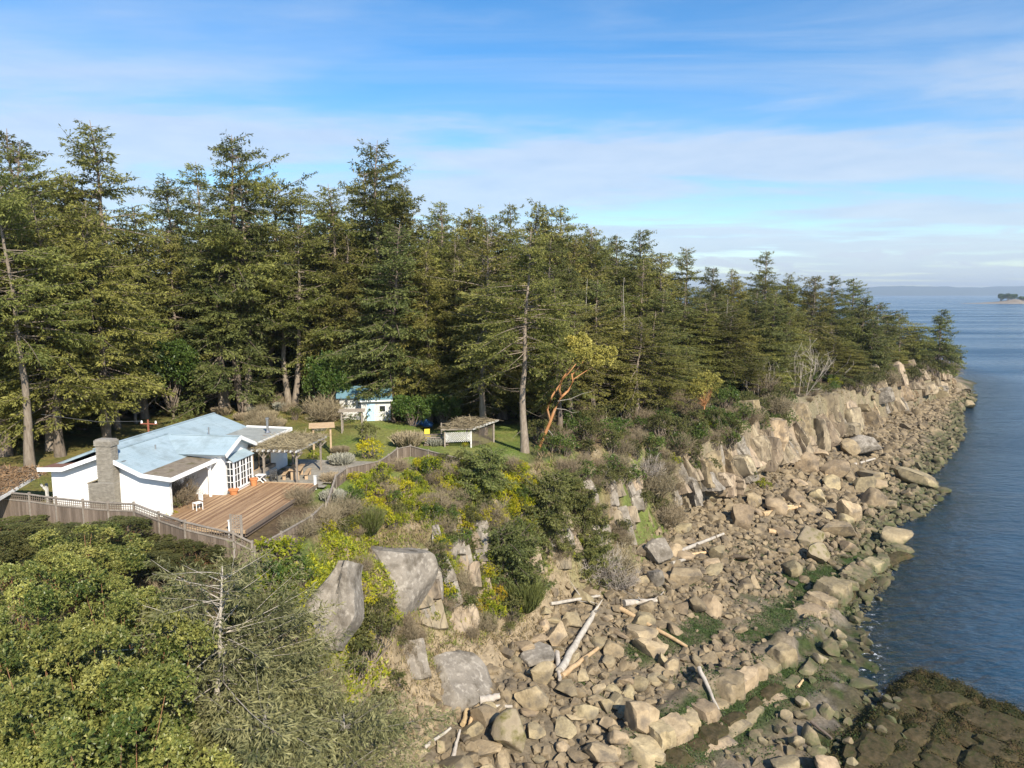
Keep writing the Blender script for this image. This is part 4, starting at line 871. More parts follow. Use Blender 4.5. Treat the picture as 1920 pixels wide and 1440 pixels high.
BOUL = [  # px, py centre, width, height px, mat, label
 (963, 1386, 84, 92, m_moss, 'big round boulder with olive moss cap at the cliff foot'), (908, 1362, 72, 52, m_boul, 'tan and grey boulder left of the mossy boulder'),
 (997, 1314, 64, 62, m_boul, 'big grey topped boulder beside the leaning plank'), (1020, 1270, 50, 48, m_boul, 'squared boulder under the flat pale ledge stone'),
 (1008, 1238, 78, 34, m_rockg, 'flat pale ledge stone resting on squared boulder'), (1063, 1296, 52, 38, m_boul, 'golden rounded boulder at the end of the tan log'),
 (950, 1317, 30, 30, m_boul, 'small orange brown boulder beside the driftwood heap'), (1102, 1342, 50, 34, m_boul, 'long dark boulder on the lower gravel'),
 (1205, 1357, 66, 58, m_boul, 'sloping grey brown boulder above the green weed shelf'), (1127, 1428, 80, 44, m_boul, 'broad low boulder at the gravel bottom'),
 (1112, 1374, 30, 24, m_boul, ''), (1146, 1368, 42, 26, m_boul, ''), (1158, 1400, 44, 32, m_boul, ''), (1138, 1330, 34, 28, m_boul, ''), (1045, 1200, 44, 52, m_boul, 'yellow faced boulder split from the earth bank'),
 (1240, 1040, 58, 62, m_rockg, 'leaning grey block at the foot of the brushy slope'), (1236, 1086, 40, 52, m_rockg, 'long grey block below the leaning grey block'), (1288, 1086, 66, 42, m_boul, 'dark wedge block beside the long grey block'),
 (1400, 972, 52, 50, m_boul, 'square brown boulder beside the greenish log'), (1528, 1016, 70, 44, m_moss, 'large whale backed boulder with green weed top'), (1540, 1046, 52, 44, m_moss, 'lower weed topped boulder touching the whale backed boulder'),
 (1578, 1000, 70, 30, m_boul, 'flat long boulder behind the whale backed boulder'), (1594, 1030, 42, 26, m_boul, 'rounded grey boulder beside the tide pool'), (1598, 962, 46, 52, m_boul, 'upright cracked boulder near the waterline'),
 (1572, 880, 58, 52, m_boul, 'pointed tan boulder fallen from the cliff'), (1516, 872, 52, 40, m_boul, 'tan angular boulder left of the pointed boulder'), (1622, 842, 72, 50, m_rockg, 'huge split boulder with pale flat side'), (1600, 846, 40, 38, m_boul, 'golden half of the huge split boulder'),
 (1732, 902, 80, 34, m_boul, 'dark flat boulder running out into the water'), (1492, 935, 44, 38, m_boul, 'blunt tan boulder above the pale log'), (1534, 930, 38, 30, m_boul, ''), (1622, 912, 50, 36, m_boul, 'broad tilted boulder in the tide zone'), (1642, 936, 52, 42, m_boul, 'round shouldered boulder at the tide edge'),
 (1668, 946, 42, 26, m_boul, ''), (1822, 758, 34, 18, m_boul, 'lone dark boulder standing in the sea off the point'), (1470, 1000, 46, 30, m_boul, ''), (1350, 1040, 40, 40, m_boul, ''), (1420, 940, 36, 28, m_boul, ''), (1560, 905, 44, 34, m_boul, ''),
 (1545, 1240, 34, 24, m_moss, 'weed topped round boulder on the grey sand'), (1512, 1326, 34, 24, m_moss, 'weed streaked oval boulder on the grey sand'), (1480, 1350, 28, 20, m_boul, ''), (1494, 1398, 42, 28, m_boul, 'rounded boulder with dark side on the sand'), (1575, 1200, 28, 20, m_boul, ''), (1582, 1214, 24, 20, m_boul, ''), (1590, 1230, 22, 17, m_boul, ''), (1556, 1190, 24, 16, m_boul, ''), (1505, 1345, 30, 18, m_boul, ''), (1430, 1395, 22, 18, m_boul, ''), (1602, 1438, 24, 20, m_boul, ''),
]
GB = 'loose boulders of the beach'; placed = []
for i, (px, py, wp, hp, mat, lb) in enumerate(BOUL):
    p, _ = hit(px, py + hp * .42); s_ = ppm(p); wm, hm = wp / s_, hp / s_
    V, Fc = rock_v(500 + i, 4 if wp > 40 else 3, 18, .38, .84, .06); V = V * (wm / 2, wm * .42, hm * .52)
    rock_obj('boulder', V, Fc, mat, p + Vector((0, wm * .3, hm * .34)), (random.uniform(-.15, .15), random.uniform(-.15, .15), random.uniform(-.3, .3)), lb or 'plain brown boulder lying loose among the beach rubble', 'boulder', GB)
    placed.append((p.x, p.y + wm * .3, wm * .45))
# ledge: a broken wall of bedded rock crossing the shore
def ledge_row(p0, p1, n, w0, h0, lb, seed, mat):
    for k in range(n):
        f = (k + .5) / n; px = p0[0] + (p1[0] - p0[0]) * f; py = p0[1] + (p1[1] - p0[1]) * f; p, _ = hit(px, py); s_ = ppm(p)
        a = P(p0[0], p0[1], 1); c = P(p1[0], p1[1], 1); yaw = math.atan2(c[1] - a[1], c[0] - a[0]); ln = math.hypot(c[0] - a[0], c[1] - a[1]) / n
        ls = random.uniform(.8, 1.5); hs_ = random.uniform(.55, 1.15); V, Fc = box_rock(seed + k, ln * ls, w0 * random.uniform(.7, 1.5), h0 * hs_, 15, .13, random.uniform(.1, .4))
        rock_obj('ledge_rock', V, Fc, mat, (p.x, p.y, hz(p.x, p.y) - h0 * .45), (random.uniform(-.12, .12) + .12, random.uniform(-.1, .1), yaw + random.uniform(-.22, .22)), lb, 'rock', 'rocks of the bedded ledges')
        placed.append((p.x, p.y, .9))
ledge_row((1190, 1425), (1330, 1325), 5, 1.5, 1.7, 'smooth sandstone ledge block along the green weed shelf', 700, m_boul); ledge_row((1330, 1325), (1475, 1225), 6, 1.5, 1.6, 'rounded tan ledge block midway along the bedded wall', 720, m_boul)
ledge_row((1505, 1150), (1590, 1092), 4, 2.2, 1.5, 'barnacled ledge rock where the bedded wall meets the sea', 740, m_boul); ledge_row((1595, 1085), (1695, 1020), 4, 2.0, 1.0, 'low dark weeded ledge running out into the water', 760, m_boul)
ledge_row((1320, 1425), (1540, 1235), 6, .7, .34, 'thin low rib of rock across the weed shelf', 780, m_boul)
m_weed = M('weeded_rock', (.030, .029, .013), (.105, .078, .044), 2.2, bump=1.4, bscale=5, c3=(.032, .042, .013), c3at=(.48, .62), c3scale=.9, rough=.85, spec=.1, stain=(.085, .062, .033))
for k, (a, c, n_, w_) in enumerate((((1600, 1460), (1735, 1290), 5, 1.7), ((1665, 1460), (1790, 1305), 5, 1.6), ((1740, 1460), (1840, 1330), 4, 1.9), ((1830, 1460), (1900, 1360), 3, 2.0))): ledge_row(a, c, n_, w_, .42, 'dark weeded ledge of the low tide shelf', 800 + 20 * k, m_weed)
ledge_row((1250, 1440), (1500, 1262), 7, 1.2, .45, 'flat green weeded slab on the bedded shelf', 890, m_weed); ledge_row((1560, 1140), (1690, 1035), 4, 1.6, .6, 'weed dark outer ledge beside the open water', 900, m_weed)
# loose boulders: the larger ones are things, the rest one mass of rubble
PROT = [MB().add(*rock_v(900 + k, 3, 18, .34, .80, .06)).mesh('boulder', m_boul, True, 34) for k in range(16)]
def beach_pts(n, seed):
    r = np.random.default_rng(seed); out = []
    X = r.uniform(-8, 130, n); Y = r.uniform(24, 205, n); z, dT_, dF_, dW_ = terrain(X, Y, True)
    u = FOC * X / np.maximum(Y, 1) + 960
    ok = (dF_ < .8) & (dW_ > -.9) & (u < 1990) & (u > 720); return X[ok], Y[ok], z[ok], dF_[ok], dW_[ok]
X, Y, Z, DF, DW = beach_pts(150000, 3)
rr = np.random.default_rng(4); cnt = 0; cand = []
grid = {}
def free(x, y, r):
    gx_, gy_ = int(x // 2), int(y // 2)
    for i in range(gx_ - 2, gx_ + 3):
        for j in range(gy_ - 2, gy_ + 3):
            for (a, c, q) in grid.get((i, j), ()):
                if (a - x) ** 2 + (c - y) ** 2 < (.52 * (q + r)) ** 2: return False
    return True
def put(x, y, r): grid.setdefault((int(x // 2), int(y // 2)), []).append((x, y, r))
for a in placed: put(*a)
WD = weedy(X, Y)
for x, y, z, df, dw, wd_ in zip(X, Y, Z, DF, DW, WD):
    if wd_ > .35 and rr.random() > .07: continue
    sand = (x > 18 and y < 60 and dw < 9) or (8 < x < 24 and y < 47 and dw < 13)
    wgt = .10 if sand else 1.0
    if rr.random() > wgt: continue
    r = float(np.clip(rr.lognormal(-.98, .5), .14, 1.2)) * (1 + .35 * (y > 75)) * (.75 if sand else 1)
    if free(x, y, r): put(x, y, r); cand.append((x, y, z, r, df))
cand.sort(key=lambda c: -c[3] / c[1])
lab = {0: 'plain tan boulder in the rockfall strewn between cliff and lower gravel', 1: 'tide stained boulder in the rubble along the waterline', 2: 'brown boulder in the rockfall below the far cliff'}
for k, (x, y, z, r, df) in enumerate(cand[:245]):
    o = link('boulder', PROT[k % 16]); s3 = rr.uniform(.75, 1.25, 3); o.scale = (r * s3[0] * 1.15, r * s3[1], r * s3[2] * rr.choice([.45, .7, .85])); o.location = (x, y, z + r * .3); o.rotation_euler = (rr.uniform(-.4, .4), rr.uniform(-.4, .4), rr.uniform(0, 6.28))
    zn = 2 if y > 80 else (1 if z < 1.2 else 0); tag(o, lab[zn], 'boulder', ('rockfall above the tide', 'boulders along the waterline', 'rockfall below the far cliff')[zn])
mb = MB(); LOW = [rock_v(1000 + k, 2, 13, .36, .82, .05) for k in range(12)]; LOW1 = [rock_v(1100 + k, 1, 6, .45, .85, .05) for k in range(8)]
def rotm(r):
    q = r.normal(size=4); q /= np.linalg.norm(q); w_, x, y, z = q
    return np.array([[1 - 2 * (y * y + z * z), 2 * (x * y - z * w_), 2 * (x * z + y * w_)], [2 * (x * y + z * w_), 1 - 2 * (x * x + z * z), 2 * (y * z - x * w_)], [2 * (x * z - y * w_), 2 * (y * z + x * w_), 1 - 2 * (x * x + y * y)]])
for k, (x, y, z, r, df) in enumerate(cand[245:]):
    V, Fc = (LOW if r * FOC / y > 5 else LOW1)[k % 8]; mb.add((V * rr.uniform(.7, 1.2, 3)) @ rotm(rr).T * r * (1, 1, .8) + (x, y, z + r * .2), Fc, rr.random())
X, Y, Z, DF, DW = beach_pts(16000, 12)
for k in range(len(X)):
    if Y[k] > 88 or (X[k] > 18 and Y[k] < 60 and DW[k] < 9 and rr.random() > .12): continue
    if weedy(X[k], Y[k]) > .3 and rr.random() > .06: continue
    r = rr.uniform(.18, .42); V, Fc = LOW[k % 12]; mb.add((V * rr.uniform((.7, .6, .35), (1.3, 1.1, .9))) @ rotm(rr).T * r + (X[k], Y[k], Z[k] + r * .35), Fc, rr.random())
X, Y, Z, DF, DW = beach_pts(26000, 8)
for k in range(len(X)):
    if Y[k] > 95: continue
    if X[k] > 18 and Y[k] < 60 and DW[k] < 9 and rr.random() > .25: continue
    if weedy(X[k], Y[k]) > .3 and rr.random() > .2: continue
    r = rr.uniform(.07, .2); V, Fc = LOW1[k % 8]; mb.add((V * rr.uniform(.6, 1.2, 3)) @ rotm(rr).T * r + (X[k], Y[k], Z[k] + r * .3), Fc, rr.random())
ob = mb.obj('rubble', m_boul, smooth=True, sharp=26); tag(ob, 'small tan stones and rubble covering the beach between boulders', 'rubble', kind='stuff')

# ------------------------------------------------------------------ driftwood
LOGS = [((1050, 1270), (1113, 1162), 13, m_drift_g, 'long grey driftwood log with splayed root end'), ((1053, 1278), (1125, 1222), 9, m_drift, 'straight tan pole lying beside the grey log'), ((1160, 1146), (1288, 1222), 9, m_drift, 'longest tan driftwood pole slanting across the boulders'),
 ((1310, 1270), (1346, 1342), 8, m_drift_g, 'grey pole lying over the smooth ledge'), ((1170, 1143), (1238, 1135), 11, m_drift_g, 'bleached white log at the foot of the brush'), ((1033, 1140), (1124, 1124), 6, m_drift_g, 'thin white curved branch on the pebble bank'),
 ((1276, 1040), (1356, 1008), 7, m_drift_g, 'pale pole propped on the grey blocks'), ((1296, 1047), (1353, 1040), 6, m_drift, 'short tan board below the propped pale pole'), ((1428, 972), (1500, 957), 9, m_drift, 'greenish thick log between two boulders'), ((1430, 956), (1487, 954), 6, m_drift, 'thin tan plank above the greenish log'), ((1440, 1004), (1494, 1012), 9, m_drift, 'half buried log near the whale backed boulder'),
 ((1044, 1235), (1049, 1290), 10, m_drift_g, 'dark plank leaning on the big grey topped boulder'), ((862, 1338), (906, 1296), 8, m_drift_g, 'pale splintered branch on the driftwood heap'), ((868, 1372), (878, 1330), 9, m_drift, 'rotten brown log end standing in the driftwood heap'), ((880, 1372), (888, 1338), 7, m_drift, 'brown stub beside the rotten log end'), ((1260, 1062), (1300, 1052), 6, m_drift_g, 'short white branch beside the dark wedge block'), ((900, 1330), (945, 1316), 14, m_drift_g, 'bleached slab of wood on the driftwood heap'), ((905, 1336), (960, 1334), 8, m_drift_g, 'pale flat board at the base of the driftwood heap'), ((1495, 1298), (1505, 1282), 5, m_drift, 'tiny tan board stranded on the grey sand'), ((1520, 1360), (1560, 1395), 6, m_fence, 'dark crooked branch on the grey sand'), ((1590, 880), (1640, 866), 5, m_drift_g, 'thin pale log wedged under the far cliff'), ((1545, 900), (1580, 884), 5, m_drift, 'tan log caught among the cliff boulders'), ((795, 1410), (845, 1375), 7, m_drift_g, 'white stick leaning on the pale talus'), ((850, 1430), (862, 1385), 7, m_drift_g, 'white stick standing on the pale talus')]
for i, (a, c, tp, mat, lb) in enumerate(LOGS):
    A_, _ = hit(*a); B_, _ = hit(*c); s_ = ppm((A_ + B_) / 2); r = tp / s_ / 2; n = 9; r__ = np.random.default_rng(60 + i)
    pts = [A_.lerp(B_, k / (n - 1)) - A_ for k in range(n)]; zoff = r * 1.1 + .12
    pts = [(q.x + r__.normal() * r * .15, q.y + r__.normal() * r * .15, q.z * 1.0 + zoff) for q in pts]
    mb = MB(); mb.tube(pts, np.linspace(r * 1.15, r * .7, n) * r__.uniform(.92, 1.08, n), 9)
    if i in (0, 4, 5, 12):
        for k in range(6):
            q = np.array(pts[-1 if i == 0 else 4 + k % 4]); d = r__.normal(size=3) * (1, 1, .6); mb.tube([q, q + d * .3, q + d * .6 + (0, 0, .1)], [r * .5, r * .3, r * .08], 5)
    o = mb.obj('driftwood_log', mat, smooth=True, sharp=60); o.location = A_; tag(o, lb, 'driftwood', 'driftwood on the beach')
p, _ = hit(1018, 1026); o = rock_obj('plastic_float', rock_v(5, 3, 6, .6, .9, .1)[0] * (.2, .16, .16), ICO[3][1], m_cyan, p + Vector((0, 0, .22)), (0, 0, .4), 'small turquoise plastic float caught in the brown brush', 'float')

# ------------------------------------------------------------------ plants: shapes
def nrm(a): return a / (np.linalg.norm(a, axis=-1, keepdims=True) + 1e-9)
def leafq(r, p, d, l, w_, upb=.8):
    n = len(p); up = nrm(np.array([0, 0, 1.]) * upb + r.normal(size=(n, 3)) * .55); s_ = nrm(np.cross(d, up)); l = np.broadcast_to(l, (n,))[:, None]; w_ = np.broadcast_to(w_, (n,))[:, None]
    m_ = p + d * l * .45; return np.stack([p, m_ + s_ * w_ / 2, p + d * l, m_ - s_ * w_ / 2], 1)
def conifer(seed, H, c0=.25, Rm=4.2, pw=.75, droop=.28, dens=1.0, lean=0.0, ragged=.35, bare=.25, spray=.33, sw=.32, lr=1.0, flat=False, wmat=None, nmat=None, gap=0.0):
    r = np.random.default_rng(seed); tr = MB(); cr = MB()
    n = 14; t = np.linspace(0, 1, n); wob = np.cumsum(r.normal(size=(n, 2)) * H * .004, 0); tp = np.stack([wob[:, 0] + lean * H * t ** 1.6, wob[:, 1], t * H], 1); tp[0, :2] = 0
    r0 = H * .0095 + .04; tr.tube(np.concatenate([[tp[0] - (0, 0, 1.2)], tp]), np.concatenate([[r0 * 1.5], r0 * (1.25 * np.exp(-t * 9) * .4 + (1 - t) ** .85) + .02]), 8)
    def trunk(z): return np.array([np.interp(z, tp[:, 2], tp[:, 0]), np.interp(z, tp[:, 2], tp[:, 1]), z])
    z = c0 * H; lob = r.uniform(0, 6.28, 3); SP = []; SD = []; SL = []; ST = []
    # dead snags under the crown
    for k in range(int(bare * 40)):
        zb = r.uniform(.10, min(.75, c0 + .3)) * H; a = r.uniform(0, 6.28); l = r.uniform(.5, 2.6); b0 = trunk(zb); d = np.array([math.cos(a), math.sin(a), r.uniform(-.35, .2)])
        sdv = np.array([-d[1], d[0], 0]) * r.normal() * .25; e1 = b0 + d * l * .5 + sdv * l * .4 - (0, 0, .10 * l); e2 = b0 + d * l + sdv * l + (0, 0, r.uniform(-.35, .05) * l)
        tr.tube([b0, e1, e2], [.04 * lr, .022 * lr, .008], 3, cap=False)
        for q_ in range(3): w_ = r.uniform(.3, 1); c_ = e1 * (1 - w_) + e2 * w_; tr.tube([c_, c_ + nrm(d + r.normal(size=3) * .7) * l * r.uniform(.15, .35)], [.014 * lr, .006], 3, cap=False)
    while z < H * .985:
        tt = (z - c0 * H) / (H - c0 * H)
        if flat: shp = (.45 + .75 * math.sin(min(1, tt * 1.15) * math.pi * .8)) * (1 - .35 * tt)
        else: shp = (1 - tt) ** pw * (.6 + .4 * min(1, tt / .18)) + .07
        nl = r.integers(3, 6)
        for k in range(nl):
            a = r.uniform(0, 6.28)
            if r.random() < gap: continue
            asy = 1 + .28 * math.sin(a + lob[0]) + .22 * math.sin(2 * a + lob[1] + tt * 7)
            Lb = max(.35, Rm * shp * asy * (1 + ragged * r.normal())); Lb = min(Lb, Rm * 1.35)
            e0 = (-.12 + .75 * tt ** 1.6 + r.normal() * .22) if not flat else r.normal() * .12 + .12
            b0 = trunk(z + r.uniform(-.2, .2)); hd = np.array([math.cos(a), math.sin(a), 0]); bend = r.normal() * .18; sd_ = np.array([-hd[1], hd[0], 0])
            s_ = np.linspace(0, 1, 6)[:, None]; cur = b0 + hd * Lb * s_ * (1 - .06 * s_) + sd_ * bend * Lb * s_ ** 2 + np.array([0, 0, 1.]) * Lb * (e0 * s_ - droop * s_ ** 2 + droop * .55 * s_ ** 3)
            tr.tube(cur, np.linspace(.028 + .010 * Lb, .008, 6) * lr, 3, cap=False)
            nb = max(3, int(Lb / .165 * dens)); tint_l = r.normal() * .13
            sb = r.uniform(.18 if tt > .25 else .32, 1, nb); pb = np.stack([np.interp(sb, s_[:, 0], cur[:, q]) for q in range(3)], 1)
            tg = nrm(np.stack([np.interp(np.minimum(1, sb + .05), s_[:, 0], cur[:, q]) - np.interp(sb - .05, s_[:, 0], cur[:, q]) for q in range(3)], 1))
            side = np.where(r.random(nb) < .5, -1, 1)[:, None]; fd = nrm(tg * .75 + nrm(np.cross(tg, [0, 0, 1.])) * side * r.uniform(.5, 1.1, (nb, 1)) + np.array([0, 0, -.10]) + r.normal(size=(nb, 3)) * (.15, .15, .32))
            bl = (.25 + (.42 * Lb) * (1 - sb) ** .7 * r.uniform(.6, 1.1, nb)) * .9
            m_ = np.maximum(2, (bl / .165).astype(int)); idx = np.repeat(np.arange(nb), m_); q = (np.concatenate([np.arange(v) for v in m_]) + r.random(len(idx)) * .9) / np.repeat(m_, m_)
            pp_ = pb[idx] + fd[idx] * (bl[idx] * q)[:, None] + np.array([0, 0, -1.]) * (.10 * bl[idx] * q ** 2)[:, None]
            dd = nrm(fd[idx] + r.normal(size=(len(idx), 3)) * .45 + np.array([0, 0, -.12]))
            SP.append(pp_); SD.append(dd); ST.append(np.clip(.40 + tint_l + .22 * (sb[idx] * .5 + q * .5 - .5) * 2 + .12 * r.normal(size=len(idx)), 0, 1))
        z += r.uniform(.26, .5) * (1.15 - .45 * tt) * (H / 26) ** .4 / max(.6, dens) ** .3
    SP = np.concatenate(SP); SD = np.concatenate(SD); ST = np.concatenate(ST); l = r.uniform(.7, 1.25, len(SP)) * spray
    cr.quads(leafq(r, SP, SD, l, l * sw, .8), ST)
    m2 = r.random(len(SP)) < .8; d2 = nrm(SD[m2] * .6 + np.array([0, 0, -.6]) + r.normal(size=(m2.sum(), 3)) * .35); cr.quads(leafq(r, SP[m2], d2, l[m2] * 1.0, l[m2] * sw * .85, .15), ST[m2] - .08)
    return [('trunk', tr.mesh('trunk', wmat or m_bark, True)), ('crown', cr.mesh('crown', nmat or m_needle))]
def broadleaf(seed, H, Rc, nclump, leaf=.14, per=420, wmat=None, lmat=None, low=.35, lean=(0, 0), r0=.16, rc=(.7, 1.25), tall=1.0, wl=9, shell=.45, zbot=.0):
    """limbs reaching to clumps of foliage; each clump a shell of leaf whorls"""
    r = np.random.default_rng(seed); tr = MB(); cr = MB(); cz = H - Rc * tall * .75
    fork = np.array([lean[0] * .4, lean[1] * .4, H * low]); cc = np.array([lean[0], lean[1], cz])
    if low > .05: tr.tube([(0, 0, -1), (0, 0, 0), fork * (.5, .5, .5) + r.normal(size=3) * .1, fork], [r0 * 1.3, r0 * 1.1, r0 * .9, r0 * .8], 8)
    dirs = nrm(r.normal(size=(nclump * 3, 3)) * (1, 1, .8) + (0, 0, .35)); dirs = dirs[dirs[:, 2] > -.45 + zbot][:nclump]
    for k, d in enumerate(dirs):
        c = cc + d * np.array([Rc, Rc, Rc * tall]) * r.uniform(.45, .95); rad_ = r.uniform(*rc)
        mid = fork * .45 + c * .55 + r.normal(size=3) * .3 - (0, 0, .3)
        if low > .05: tr.tube([fork, fork * .7 + mid * .3 + r.normal(size=3) * .12, mid, c], [r0 * .45, r0 * .34, r0 * .24, r0 * .1], 5, cap=False)
        else: tr.tube([(c[0] * .2, c[1] * .2, -.2), mid, c], [.05, .035, .015], 4, cap=False)
        nw = int(per / wl * (rad_ / 1.0) ** 2); w = nrm(r.normal(size=(nw, 3)) + d * .9 + (0, 0, .55)); pos = c + w * rad_ * (1 - shell * r.random((nw, 1)) ** 2) * (1 + .18 * r.normal(size=(nw, 1)))
        idx = np.repeat(np.arange(nw), wl); ld = nrm(w[idx] * .55 + r.normal(size=(len(idx), 3)) * .8 + (0, 0, .1)); l = leaf * r.uniform(.7, 1.3, len(idx))
        cr.quads(leafq(r, pos[idx], ld, l, l * .45, 1.0), np.clip(.42 + .16 * r.normal() + .14 * np.repeat(r.normal(size=nw), wl) + .1 * r.normal(size=len(idx)), 0, 1))
    return [('trunk', tr.mesh('trunk', wmat or m_bark, True)), ('crown', cr.mesh('crown', lmat))]
def stems(p, d, l, r, w_):
    return ribbons(p, d, l, w_, r)
def twiggy(seed, h, rad_, n, w_=.03, spread=.8, mat=None, green=None, up=.6):
    r = np.random.default_rng(seed); mb = MB(); a = r.uniform(0, 6.28, n); ro = rad_ * .35 * np.sqrt(r.random(n)); p = np.stack([ro * np.cos(a), ro * np.sin(a), np.zeros(n) - .1], 1)
    d = nrm(np.stack([np.cos(a), np.sin(a), np.zeros(n)], 1) * spread * r.uniform(.1, 1.2, (n, 1)) + (0, 0, 1) * np.array([1.]) + r.normal(size=(n, 3)) * .15); L0 = h * r.uniform(.5, .95, n)
    mb.quads(ribbons(p, d, L0, w_ * 1.4, r), r.random(n) * .7)
    for lev, (m_, lf) in enumerate(((3, .55), (3, .38), (3, .22))):
        k = np.repeat(np.arange(len(p)), m_); t = r.uniform(.35, 1, len(k)); p = p[k] + d[k] * (L0[k] * t)[:, None]; d = nrm(d[k] + r.normal(size=(len(k), 3)) * .55 + (0, 0, up * .3)); L0 = h * lf * r.uniform(.4, 1, len(k))
        keep = r.random(len(p)) < (1, .8, .6)[lev]; p, d, L0 = p[keep], d[keep], L0[keep]
        mb.quads(ribbons(p, d, L0, w_ * (.9, .7, .55)[lev], r), np.clip(r.random(len(p)) * .6 + .12 * lev + .1, 0, 1))
    return mb.mesh('twigs', mat or m_twig)
def broom(seed, h, n, mat=None, w_=.045, spread=.7):
    r = np.random.default_rng(seed); mb = MB(); a = r.uniform(0, 6.28, n); ro = .45 * np.sqrt(r.random(n)); p = np.stack([ro * np.cos(a), ro * np.sin(a), np.zeros(n)], 1); out = np.stack([np.cos(a), np.sin(a), np.zeros(n)], 1)
    for s_ in range(3):
        d = nrm(out * spread * r.uniform(.1, 1, (n, 1)) + (0, 0, 1.) + r.normal(size=(n, 3)) * .22); l = h * r.uniform(.25, .48, n); mb.quads(ribbons(p, d, l, w_, r), np.clip(r.random(n) * .5 + .2 * s_, 0, 1)); p = p + d * (l * .8)[:, None]
    return mb.mesh('stems', mat or m_broom)

PH = []      # conifer prototypes: (height, parts)
for k, kw in enumerate((dict(H=30, c0=.34, Rm=4.6, pw=.72, ragged=.5, bare=.5, gap=.12), dict(H=30, c0=.22, Rm=4.8, pw=.75, ragged=.45), dict(H=28, c0=.14, Rm=5.0, pw=.75, ragged=.35, bare=.15, dens=1.1), dict(H=26, c0=.30, Rm=4.6, pw=.7, ragged=.5, bare=.5, gap=.15),
        dict(H=24, c0=.10, Rm=4.9, pw=.72, droop=.36, bare=.1, dens=1.1), dict(H=22, c0=.25, Rm=4.3, pw=.65, ragged=.45, bare=.6, gap=.1), dict(H=28, c0=.40, Rm=4.8, pw=.6, ragged=.5, bare=.6, gap=.18))):
    PH.append((kw['H'], conifer(100 + k, nmat=(m_needle_dk if k in (3, 4) else m_needle_y if k in (5, 2) else m_needle), **kw)))
PINE = [(16, conifer(130, 16, .35, 3.7, flat=True, ragged=.4, bare=.4, droop=.1, nmat=m_needle_dk, gap=.2)), (15, conifer(131, 15, .12, 3.6, pw=.7, ragged=.3, nmat=m_needle_dk)), (16, conifer(132, 16, .3, 4.0, flat=True, ragged=.5, bare=.6, lean=.12, gap=.25))]
SNAG = [(20, [conifer(140 + k, 20, .97, .3, bare=1.5, wmat=m_bark_gr)[0]]) for k in range(2)]

# ------------------------------------------------------------------ the forest
trees = []
def sil(px): return np.interp(px, [-400, 0, 120, 230, 300, 430, 520, 600, 700, 800, 960, 1060, 1200, 1300, 1440, 1560, 1620, 1700, 1800], [290, 320, 320, 400, 400, 330, 380, 390, 350, 390, 410, 415, 470, 520, 510, 540, 570, 640, 690])
KEY = [(8, 262, 64, 0), (48, 242, 67, 1), (165, 226, 72, 0), (310, 335, 84, 3), (365, 305, 88, 1), (432, 252, 80, 3), (545, 345, 92, 1), (622, 345, 84, 0), (655, 312, 92, 5), (712, 265, 86, 0), (760, 340, 92, 2), (820, 375, 88, 1), (872, 388, 92, 2), (905, 405, 96, 4), (957, 380, 90, 1), (1003, 395, 94, 5), (1062, 392, 97, 6), (1105, 425, 100, 2), (1160, 437, 101, 1), (1212, 430, 114, 4), (1286, 462, 118, 0), (1380, 505, 120, 2), (1438, 468, 124, 1), (1482, 512, 134, 2), (1530, 520, 140, 5), (1566, 514, 150, 1), (1600, 522, 155, 4), (120, 330, 70, 2), (245, 385, 76, 2), (480, 335, 86, 6), (590, 385, 92, 4), (1240, 475, 108, 5), (1330, 500, 122, 4), (985, 430, 63.5, 6), (905, 440, 72, 5), (75, 380, 58, 2), (725, 420, 78, 4), (800, 470, 79, 2), (850, 450, 82, 1), (1085, 500, 84, 3), (640, 440, 82, 2), (540, 420, 81, 6), (330, 430, 80, 6), (400, 420, 79, 4), (195, 450, 70, 6)]
def conif(x, y, ztop, k, label, group, pool=PH, squash=1.0):
    H0, parts = pool[k % len(pool)]; zb = hz(x, y); h = ztop - zb; s = h / H0; sx_ = max(s, .62) * random.uniform(1.15, 1.4) * squash
    if s > .95: sx_ = random.uniform(1.12, 1.38) * squash
    place('fir_tree' if pool is PH else 'pine_tree', parts, label, 'tree', (x, y, zb), random.uniform(0, 6.28), (sx_, sx_, s), group, (random.gauss(0, .025), random.gauss(0, .025)))
    trees.append((x, y))
keylab = {0: 'fir with thin uneven top rising above the left forest', 2: 'tallest spire topped fir left of the forest gap', 5: 'broad dark crowned fir with pale bare trunk behind the house', 9: 'tall fir with thin forked top behind the garden cottage', 20: 'open topped fir above the cliff forest', 22: 'pointed fir standing above the cliff top trees', 33: 'fir with thick bare trunk at the cliff edge beside the orange madrona', 34: 'slim fir leaning behind the lattice shelter', 16: 'flat topped dark fir at the right shoulder of the forest'}
for i, (px, py, Y_, k) in enumerate(KEY):
    q = PY(px, py, Y_); zone = ('forest left of and behind the house', 'tall fir in the dense forest behind the white house and garden') if px < 960 else ('forest along the cliff top', 'green fir in the forest along the cliff top')
    conif(q[0], Y_, q[2], k, keylab.get(i, zone[1]), zone[0])
# trunks that show: the lawn edge and the clearing
for (px, py, top, k, lb) in ((56, 872, 330, 6, 'fir with thick grey trunk on the lawn left of the brown roof'), (466, 772, 300, 6, 'fir with straight reddish trunk behind the flat roof'), (426, 772, 420, 0, 'fir with slanting trunk behind the blue roof'), (543, 765, 430, 6, 'slim trunked fir beside the round bushy tree'), (335, 735, 410, 0, 'fir with short bare trunk behind the laurel'), (900, 770, 470, 6, 'fir with pale slanting trunk above the lattice shelter'), (12, 850, 260, 0, 'fir with twin grey trunk at the lawn corner'), (190, 720, 400, 6, 'shaded fir behind the laurel thicket')):
    q = P(px, py, 14.8); zt = PY(px, top, q[1])[2]; conif(q[0], q[1], zt, k, lb, 'firs at the edge of the clearing')
